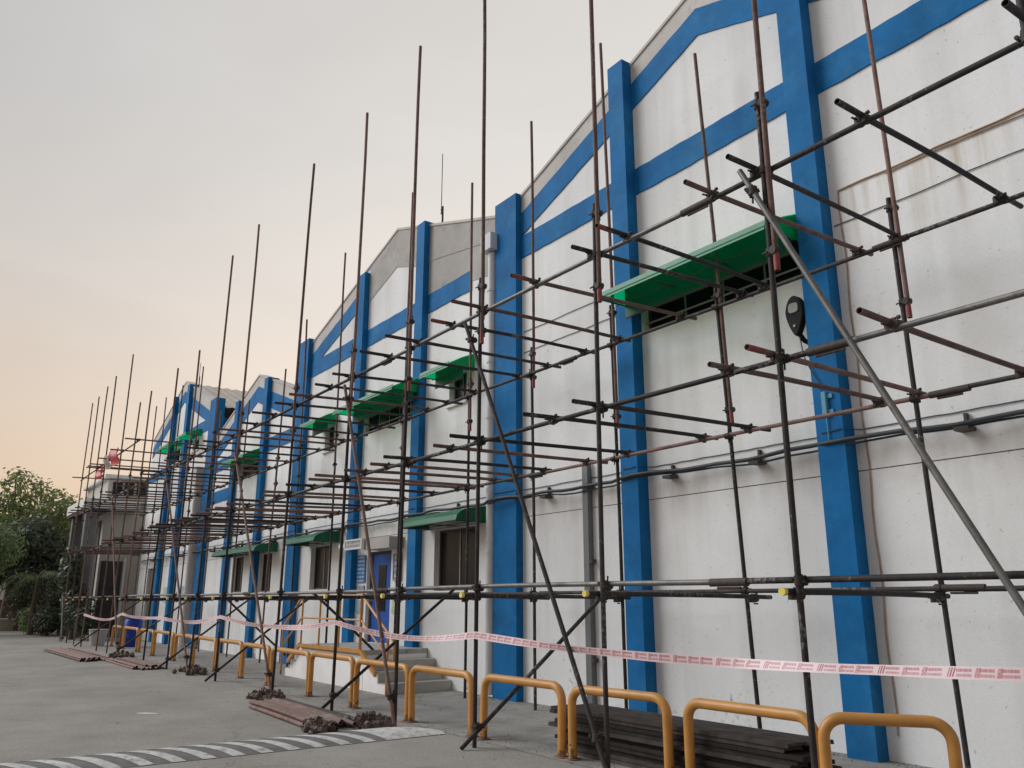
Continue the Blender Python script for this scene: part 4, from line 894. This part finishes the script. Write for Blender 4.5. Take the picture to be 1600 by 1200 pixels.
# ------------------------------------------------------------------ stack of dark planks
ORD = ['top', 'second', 'third', 'fourth', 'fifth', 'sixth', 'seventh', 'eighth', 'ninth', 'tenth', 'eleventh']
rp = random.Random(3); TH = 0.040; NL = 11
pl = MB()   # one scaffold board: long slab with rolled edges and shallow ribs
pl.box(-1.55, 1.55, -0.118, 0.118, 0.010, 0.034); pl.box(-1.55, 1.55, -0.122, -0.108, 0.0, 0.0098); pl.box(-1.55, 1.55, 0.108, 0.122, 0.0, 0.0098)
for k in range(5): pl.box(-1.54, 1.54, -0.09 + k * 0.04, -0.075 + k * 0.04, 0.0342, 0.037)
PLANK = pl.mesh('plank', M['plank'])
for k in range(NL):
    for s in (0, 1):
        o = link('plank', PLANK, None); zz = 0.006 + TH * (NL - 1 - k)
        o.location = (-6.05 + rp.uniform(-0.11, 0.11) + (0.12 if k > 7 else 0), 6.08 + 0.27 * s + rp.uniform(-0.03, 0.03), zz); o.rotation_euler = (0, 0, rp.uniform(-0.012, 0.012))
        tag(o, f'dark scaffold plank in the {"front" if s == 0 else "wall"} side of the stack, {ORD[k]} layer' + (' from the top' if k else ''), 'plank', 'dark planks stacked behind the yellow barriers')

# ------------------------------------------------------------------ tube bundles and coupler heaps on the ground
def bundle(cx, cy, L, ang, n, rows, label, group, kinds, seed):
    rr = random.Random(seed); d = Vector((math.cos(ang), math.sin(ang), 0)); w = Vector((-d.y, d.x, 0)); k = 0
    for row in range(rows):
        for i in range(n - row):
            if row and rr.random() < 0.45: continue
            off = (i - (n - row - 1) / 2) * 0.064 + rr.uniform(-0.003, 0.003); sh = rr.uniform(-0.22, 0.22); z = 0.029 + row * 0.046
            c = Vector((cx, cy, z)) + w * off + d * sh; a = c - d * L / 2; b_ = c + d * L / 2
            o = tube_between('scaffold_tube', a, b_, rr.choice(kinds)); o.scale = (1.15, 1.15, o.scale[2])
            od = ['nearest the road'] + [q + ' from the road' for q in ('second', 'third', 'fourth', 'fifth', 'sixth', 'seventh', 'eighth', 'ninth', 'tenth', 'eleventh', 'twelfth', 'thirteenth', 'fourteenth', 'fifteenth', 'sixteenth')]
            tag(o, f'{label}, {od[i]}' + ('' if rows == 1 else (', bottom layer' if row == 0 else ', upper layer')), 'tube', group)
AA = math.atan2(4.45 - 4.55, -10.35 + 13.1)
bundle(-11.75, 4.66, 2.9, math.atan2(-0.14, 2.7), 9, 2, 'rusty tube in the nearest ground bundle', 'rusty tubes in the nearest ground bundle', ['rust_tube'], 1)
bundle(-12.0, 5.10, 3.4, math.atan2(-0.02, 2.7), 3, 1, 'loose dark tube behind the nearest bundle', 'loose dark tubes behind the nearest bundle', ['dark_steel'], 2)
bundle(-28.6, 4.40, 6.2, 0.02, 14, 2, 'rusty tube in the farthest ground bundle', 'rusty tubes in the farthest ground bundle', ['rust_tube'], 3)
bundle(-23.4, 4.98, 3.4, 0.0, 12, 2, 'rusty tube in the middle ground bundle', 'rusty tubes in the middle ground bundle', ['rust_tube'], 4)
def heap(cx, cy, n, r, label, seed):
    rr = random.Random(seed); b = MB(); h = []
    for _ in range(n):
        a = rr.uniform(0, 6.283); q = r * math.sqrt(rr.random()); z = 0.035 + max(0, 0.10 * (1 - q / r)) * rr.random()
        mtx = Matrix.Translation((q * math.cos(a) * 1.5, q * math.sin(a) * 0.8, z)) @ Matrix.Rotation(rr.uniform(0, 6.28), 4, 'Z') @ Matrix.Rotation(rr.uniform(0, 6.28), 4, 'X')
        b.add([mtx @ vv.co for vv in COUP_ME.vertices], [tuple(p.vertices) for p in COUP_ME.polygons])
    o = b.build('coupler_heap', M['heap'], None, (cx, cy, 0)); return tag(o, label, 'couplers', 'heaps of loose couplers on the ground', 'stuff')
heap(-14.2, 5.1, 30, 0.30, 'heap of loose couplers at the left end of the nearest tube bundle', 1); heap(-10.35, 4.38, 22, 0.19, 'heap of loose couplers on the near end of the closest tube bundle', 2)
heap(-10.3, 5.08, 36, 0.30, 'heap of loose couplers at the foot of the pole by the striped hump', 3); heap(-20.0, 5.45, 32, 0.45, 'rusty coupler heap beside the double pole left of the raking brace', 4)
heap(-27.0, 5.35, 26, 0.4, 'coupler heap at the end of the farthest tube bundle', 5)

# ------------------------------------------------------------------ striped speed hump
HX0, HX1 = -10.06, -9.20
t = thing('speed_hump', 'low speed hump with worn white diagonal stripes and a solid white end', 'speed hump', (-9.63, 2.0, 0))
def hz(u): return 0.052 * (1 - abs(2 * u - 1) ** 2.2)
def hx(u, yy):   # tapered rounded end towards the pavement
    e = max(0.0, (yy - 5.0) / 0.62); k = math.sqrt(max(0.0, 1 - min(1, e) ** 2)) if e > 0 else 1.0
    return HX0 + (HX1 - HX0) * u if e <= 0 else HX1 - (HX1 - HX0) * (1 - u) * k
def sheet(us, ys, lift, fx=None):
    vs = []; n = len(us)
    for yy in ys:
        for u in us:
            yv = fx(u, yy) if fx else yy
            vs.append((hx(u, yv) + 9.63, yv - 2.0, hz(u) * (1 if yv < 5.0 else math.sqrt(max(0.0, 1 - ((yv - 5.0) / 0.62) ** 2))) + lift))
    fs = [(j * n + i, j * n + i + 1, (j + 1) * n + i + 1, (j + 1) * n + i) for j in range(len(ys) - 1) for i in range(n - 1)]
    return vs, fs
us = [i / 12 for i in range(13)]
vs, fs = sheet(us, [-6 + 0.5 * i for i in range(22)] + [5.0 + 0.062 * i for i in range(10)], 0.003); b = MB(); b.add(vs, fs, True); b.build('hump_body', M['hump'], t)
vs, fs = sheet(us, [4.62, 4.8, 5.0] + [5.0 + 0.062 * i for i in range(1, 10)], 0.007, lambda u, yy: yy + (0.30 * (u - 0.0) - 0.15 if yy < 4.7 else 0)); b = MB(); b.add(vs, fs, True); b.build('end_paint', M['road_white'], t)
yy = 4.42
while yy > -5.5:
    vs, fs = sheet(us, [yy - 0.14, yy], 0.007, lambda u, q: q + 0.42 * u - 0.20)
    b = MB(); b.add(vs, fs, True); b.build('stripe', M['road_white'], t); yy -= 0.30
tag(MB().add([(-13.5, 2.95, 0.004), (-13.3, 2.96, 0.004), (-13.22, 3.06, 0.004), (-13.16, 3.2, 0.004), (-13.3, 3.17, 0.004), (-13.42, 3.1, 0.004)], [(0, 1, 2, 3, 4, 5)]).build('paint_patch', M['road_white']), 'small worn white paint patch alone on the asphalt', 'paint mark')

# ------------------------------------------------------------------ drum, bucket, wire basket
t = thing('blue_drum', 'blue plastic drum standing behind the far yellow barriers', 'drum', (-32.7, 6.75, 0))
MB().tube([(0, 0, 0.005), (0, 0, 0.04), (0, 0, 0.3), (0, 0, 0.32), (0, 0, 0.36), (0, 0, 0.62), (0, 0, 0.64), (0, 0, 0.68), (0, 0, 0.9), (0, 0, 0.95)], [0.28, 0.3, 0.3, 0.315, 0.3, 0.3, 0.315, 0.3, 0.3, 0.25], 20).build('body', M['bin_blue'], t)
MB().tube([(0, 0, 0.951), (0, 0, 0.985)], 0.27, 20).build('lid', M['bin_blue'], t)
t = thing('bucket', 'pale grey metal bucket on the ground left of the yellow barriers', 'bucket', (-34.2, 5.9, 0))
MB().tube([(0, 0, 0.004), (0, 0, 0.55)], [0.24, 0.32], 18).build('body', M['bucket'], t); MB().tube([(0, 0, 0.551), (0, 0, 0.58)], 0.335, 18).build('rim', M['bucket'], t)
t = thing('wire_basket', 'white wire basket standing behind the far yellow barrier', 'basket', (-26.0, 6.75, 0))
for k in range(9):
    xx = -0.6 + 0.15 * k; MB().tube([(xx, -0.25, 0.02), (xx, -0.25, 0.62)], 0.012, 6).build('wire', M['whiteboard'], t)
for z in (0.03, 0.32, 0.61): MB().tube([(-0.62, -0.25, z), (0.62, -0.25, z), (0.62, 0.25, z), (-0.62, 0.25, z), (-0.62, -0.25, z)], 0.014, 6).build('rim', M['whiteboard'], t)

# ------------------------------------------------------------------ annex with porch at the far left end
AX = thing('annex_building', 'cream annex with flat porch roof on grey columns at the far end of the hall', 'building', (-46, 8, 0))
def ap(b, name, m, parent=None):
    o = b.build(name, M[m]); o.parent = parent or AX
    if parent is None: o.location = -AX.location
    return o
ap(MB().box(-48, -42.3, 6.95, 20, 0, 7.15), 'wall', 'cream'); ap(MB().box(-48.2, -42.1, 6.75, 20.2, 7.152, 7.3), 'roof', 'whiteboard')
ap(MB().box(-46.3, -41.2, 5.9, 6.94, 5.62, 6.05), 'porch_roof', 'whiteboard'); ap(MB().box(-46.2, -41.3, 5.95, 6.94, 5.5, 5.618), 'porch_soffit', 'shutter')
ap(MB().box(-42.29, -41.2, 6.95, 8.25, 5.62, 6.0), 'porch_return', 'whiteboard')
for x in (-42.0, -45.7): ap(MB().box(x - 0.25, x + 0.25, 6.1, 6.6, 0, 5.498), 'column', 'steel_grey')
ap(MB().box(-47.8, -42.8, 6.90, 6.945, 0.3, 5.2), 'dark_recess', 'shutter')  # flat dark sheet paints the shaded recess behind the porch columns
for y0 in (7.15, 7.65, 8.2, 8.9):
    w = ap(MB().box(-42.298, -42.26, y0, y0 + 0.42, 6.38, 6.98), 'window', 'frame'); MB().box(-42.258, -42.25, y0 + 0.04, y0 + 0.38, 6.42, 6.94).build('pane', M['glass'], w)
d = ap(MB().box(-42.298, -42.24, 7.05, 7.95, 0.05, 3.35), 'door', 'shutter'); MB().box(-42.239, -42.22, 7.12, 7.9, 0.2, 3.2).build('door_panel', M['shutter'], d)
ap(MB().box(-42.298, -42.22, 8.0, 8.1, 0.05, 3.5), 'door_post', 'whiteboard')

# ------------------------------------------------------------------ trees, bushes, far yard
def leaves(n, blobs, size, seed, flat=0.5):
    rr = random.Random(seed); b = MB()
    tot = sum(q[3] * q[4] * q[5] for q in blobs)
    for (cx, cy, cz, rx, ry, rz) in blobs:
        m_ = int(n * rx * ry * rz / tot)
        for _ in range(m_):
            while True:
                p = Vector((rr.uniform(-1, 1), rr.uniform(-1, 1), rr.uniform(-1, 1)))
                if 0.25 < p.length < 1: break
            p = p * (0.75 + 0.35 * rr.random()); c = Vector((cx + p.x * rx, cy + p.y * ry, cz + p.z * rz))
            s = size * rr.uniform(0.6, 1.3)
            nrm = (p.normalized() + Vector((rr.uniform(-1, 1), rr.uniform(-1, 1), rr.uniform(-0.3, 1.2))) * 0.9).normalized()
            u = nrm.orthogonal().normalized(); u.rotate(Matrix.Rotation(rr.uniform(0, 6.28), 3, nrm)); w = nrm.cross(u)
            b.add([c - u * s, c - w * s * 0.45, c + u * s, c + w * s * 0.45], [(0, 1, 2, 3)])
    return b
def tree(name, label, loc, h, blobs, n, size, leaf, seed, tr=0.16, group='trees beyond the far yard'):
    t = thing(name, label, 'tree', loc, group); rr = random.Random(seed)
    b = MB(); b.tube([(0, 0, 0), (0.08, 0.05, h * 0.2), (-0.05, 0.1, h * 0.45), (0.1, 0, h * 0.75)], [tr * 1.3, tr, tr * 0.75, tr * 0.3], 8)
    for (cx, cy, cz, rx, ry, rz) in blobs:
        s = rr.uniform(0.25, 0.45) * h; b.tube([(0, 0, s), (cx * 0.5, cy * 0.5, (s + cz) / 2 + 0.2), (cx, cy, cz)], [tr * 0.55, tr * 0.35, tr * 0.12], 6)
    b.build('trunk', M['bark'], t); leaves(n, blobs, size, seed).build('crown', M[leaf], t); return t
tree('shade_tree', 'tall olive tree with open top behind the other trees', (-60, 5.0, 0), 9.8, [(0, 0, 7.6, 2.3, 2.0, 1.9), (1, -2.4, 6.4, 2.4, 2.0, 1.9), (0, 2.5, 6.6, 2.2, 1.9, 1.7), (0, 0.4, 5.2, 3.2, 3.4, 1.9), (0.5, -0.5, 8.9, 1.0, 0.9, 0.9), (0, 1.5, 8.2, 1.2, 1.0, 0.9)], 5200, 0.19, 'leaf_a', 1, 0.22)
tree('shade_tree', 'loose pale olive tree beside the annex porch roof', (-57, 6.8, 0), 8.2, [(0, 0, 6.4, 2.2, 1.8, 1.6), (0, -1.8, 5.4, 2.0, 1.6, 1.5), (0.5, 0.6, 4.8, 2.2, 1.8, 1.5), (0, 1.3, 7.1, 1.1, 1.0, 0.8)], 2600, 0.18, 'leaf_a', 2, 0.18)
tree('shade_tree', 'mid green tree hanging in at the left edge of the view', (-50, 1.7, 0), 7.2, [(0, 0, 4.7, 2.3, 1.9, 1.6), (0.5, 1.6, 4.2, 1.8, 1.5, 1.4), (0, -1.8, 5.2, 2, 1.9, 1.8), (0.4, 0.8, 3.4, 1.7, 1.5, 0.9)], 7000, 0.13, 'leaf_b', 3, 0.17)
tree('shade_tree', 'dark green tree behind the palm', (-54.5, 5.3, 0), 6.6, [(0, 0, 4.6, 2.2, 2.2, 1.7), (0, -2.0, 3.6, 2.2, 2.0, 1.6), (0, 1.6, 3.2, 2.2, 1.8, 1.6)], 7000, 0.16, 'leaf_c', 4, 0.18)
tree('shade_tree', 'dark leafy tree close in front of the porch columns', (-40.4, 5.95, 0), 4.4, [(0, 0, 1.3, 1.0, 0.55, 1.1), (-0.8, -0.25, 2.8, 1.1, 0.5, 1.2), (1.3, 0.2, 0.8, 0.8, 0.5, 0.7)], 3500, 0.11, 'leaf_c', 5, 0.12)
def bush(label, loc, blobs, n, size, leaf, seed):
    t = thing('bush', label, 'bush', loc); leaves(n, blobs, size, seed).build('foliage', M[leaf], t)
    MB().tube([(0, 0, 0), (0.1, 0, 0.7)], [0.06, 0.02], 6).build('stem', M['bark'], t); return t
bush('large dark round bush under the palm fronds', (-52.5, 5.6, 0), [(0, 0, 1.9, 1.5, 1.5, 1.7), (0.3, 1.0, 1.2, 1.2, 0.9, 1.1), (0.2, -0.8, 2.6, 0.9, 0.8, 0.9)], 4800, 0.10, 'leaf_c', 11)
bush('low leafy bush beside the farthest scaffold pole', (-45.5, 5.6, 0), [(0, 0, 0.7, 1.2, 0.7, 0.7), (-1.2, 0.2, 1.3, 0.8, 0.6, 0.8), (-2.6, 0.1, 0.7, 1.1, 0.7, 0.65)], 3200, 0.10, 'leaf_c', 12)
bush('small mid green bush left of the scaffold end', (-48.5, 5.3, 0), [(0, 0, 0.7, 0.9, 0.7, 0.75)], 1500, 0.08, 'leaf_b', 13)
# palm
t = thing('palm_plant', 'arching palm with long drooping fronds above the dark bush', 'palm', (-47.5, 5.15, 0))
MB().tube([(0, 0, 0), (0.05, 0, 1.5), (0, 0.05, 2.6)], [0.15, 0.12, 0.10], 8).build('trunk', M['bark'], t)
rpm = random.Random(8)
for k in range(10):
    a = 2 * math.pi * k / 10 + rpm.uniform(-0.2, 0.2); d = Vector((math.cos(a), math.sin(a), 0)); L_ = rpm.uniform(1.7, 2.3); up_ = rpm.uniform(0.9, 2.6); b = MB(); pts = []
    for i in range(11):
        s_ = i / 10; pts.append(Vector((0, 0, 2.6)) + d * L_ * s_ * (1 - 0.12 * s_) + Vector((0, 0, up_ * s_ - (up_ + 0.9) * s_ * s_)))
    b.tube(pts, [0.028 * (1 - 0.08 * i) for i in range(11)], 5); side = d.cross(Vector((0, 0, 1)))
    for i in range(2, 11):
        for q in (0.0, 0.5):
            p = pts[i - 1].lerp(pts[i], q)
            for sg in (-1, 1):
                e_ = p + side * sg * rpm.uniform(0.22, 0.34) + d * 0.16 + Vector((0, 0, -rpm.uniform(0.16, 0.34))); b.add([p, p + d * 0.035, e_], [(0, 1, 2)])
    b.build('frond', M['leaf_p'], t)
# far yard: low building, planter walls, far trees
FB = thing('yard_building', 'low cream shed with red brown lower wall behind the trees', 'building', (-82, 3, 0))
MB().box(-3, 3, -9, 7, 1.7, 3.6).build('wall', M['cream'], FB); MB().box(-2.98, 3.02, -9, 7, 0, 1.698).build('lower_wall', M['brick_red'], FB); MB().box(-3.5, 3.5, -9.4, 7.4, 3.602, 3.75).build('roof', M['roof'], FB)
for y in (-6, -2.5, 1, 4.5): w = MB().box(3.002, 3.03, y, y + 1.4, 2.0, 3.1).build('window', M['frame'], FB); MB().box(3.031, 3.04, y + 0.08, y + 1.32, 2.08, 3.02).build('pane', M['glass'], w)
t = thing('planter_wall', 'low grey planter wall at the foot of the bushes', 'planter', (-55, 4.4, 0))
MB().box(-0.3, 0.3, -2.6, 1.6, 0, 0.55).build('wall', M['cement'], t); MB().box(-0.36, 0.36, -2.66, 1.66, 0.552, 0.64).build('coping', M['coping'], t)
rr = random.Random(40)
fb = [(rr.uniform(-130, -100), y, 3.0, 5, 5, rr.uniform(3.0, 4.6)) for y in range(-70, 60, 6)]
tag(leaves(26000, fb, 0.42, 41).build('far_trees', M['leaf_c']), 'far belt of trees closing the yard', 'trees', None, 'stuff')

# grit and crumbs gathered along the wall foot and the kerb line
rg = random.Random(90); gb = MB()
for i in range(2600):
    u = rg.random(); x = -1.5 - 26 * u * u
    y = 8.28 - abs(rg.gauss(0, 0.12)) if rg.random() < 0.5 else (rg.gauss(5.75, 0.18) if rg.random() < 0.5 else rg.uniform(2.5, 8.2))
    sz = rg.uniform(0.004, 0.013); a = rg.uniform(0, 6.28)
    q = [(x + sz * math.cos(a + k * 2.09), y + sz * math.sin(a + k * 2.09), 0.0045) for k in range(3)] + [(x, y, 0.0045 + sz * 0.9)]
    gb.add(q, [(0, 1, 3), (1, 2, 3), (2, 0, 3)])
tag(gb.build('grit', M['grit']), 'loose grit scattered along the pavement and wall foot', 'grit', None, 'stuff')
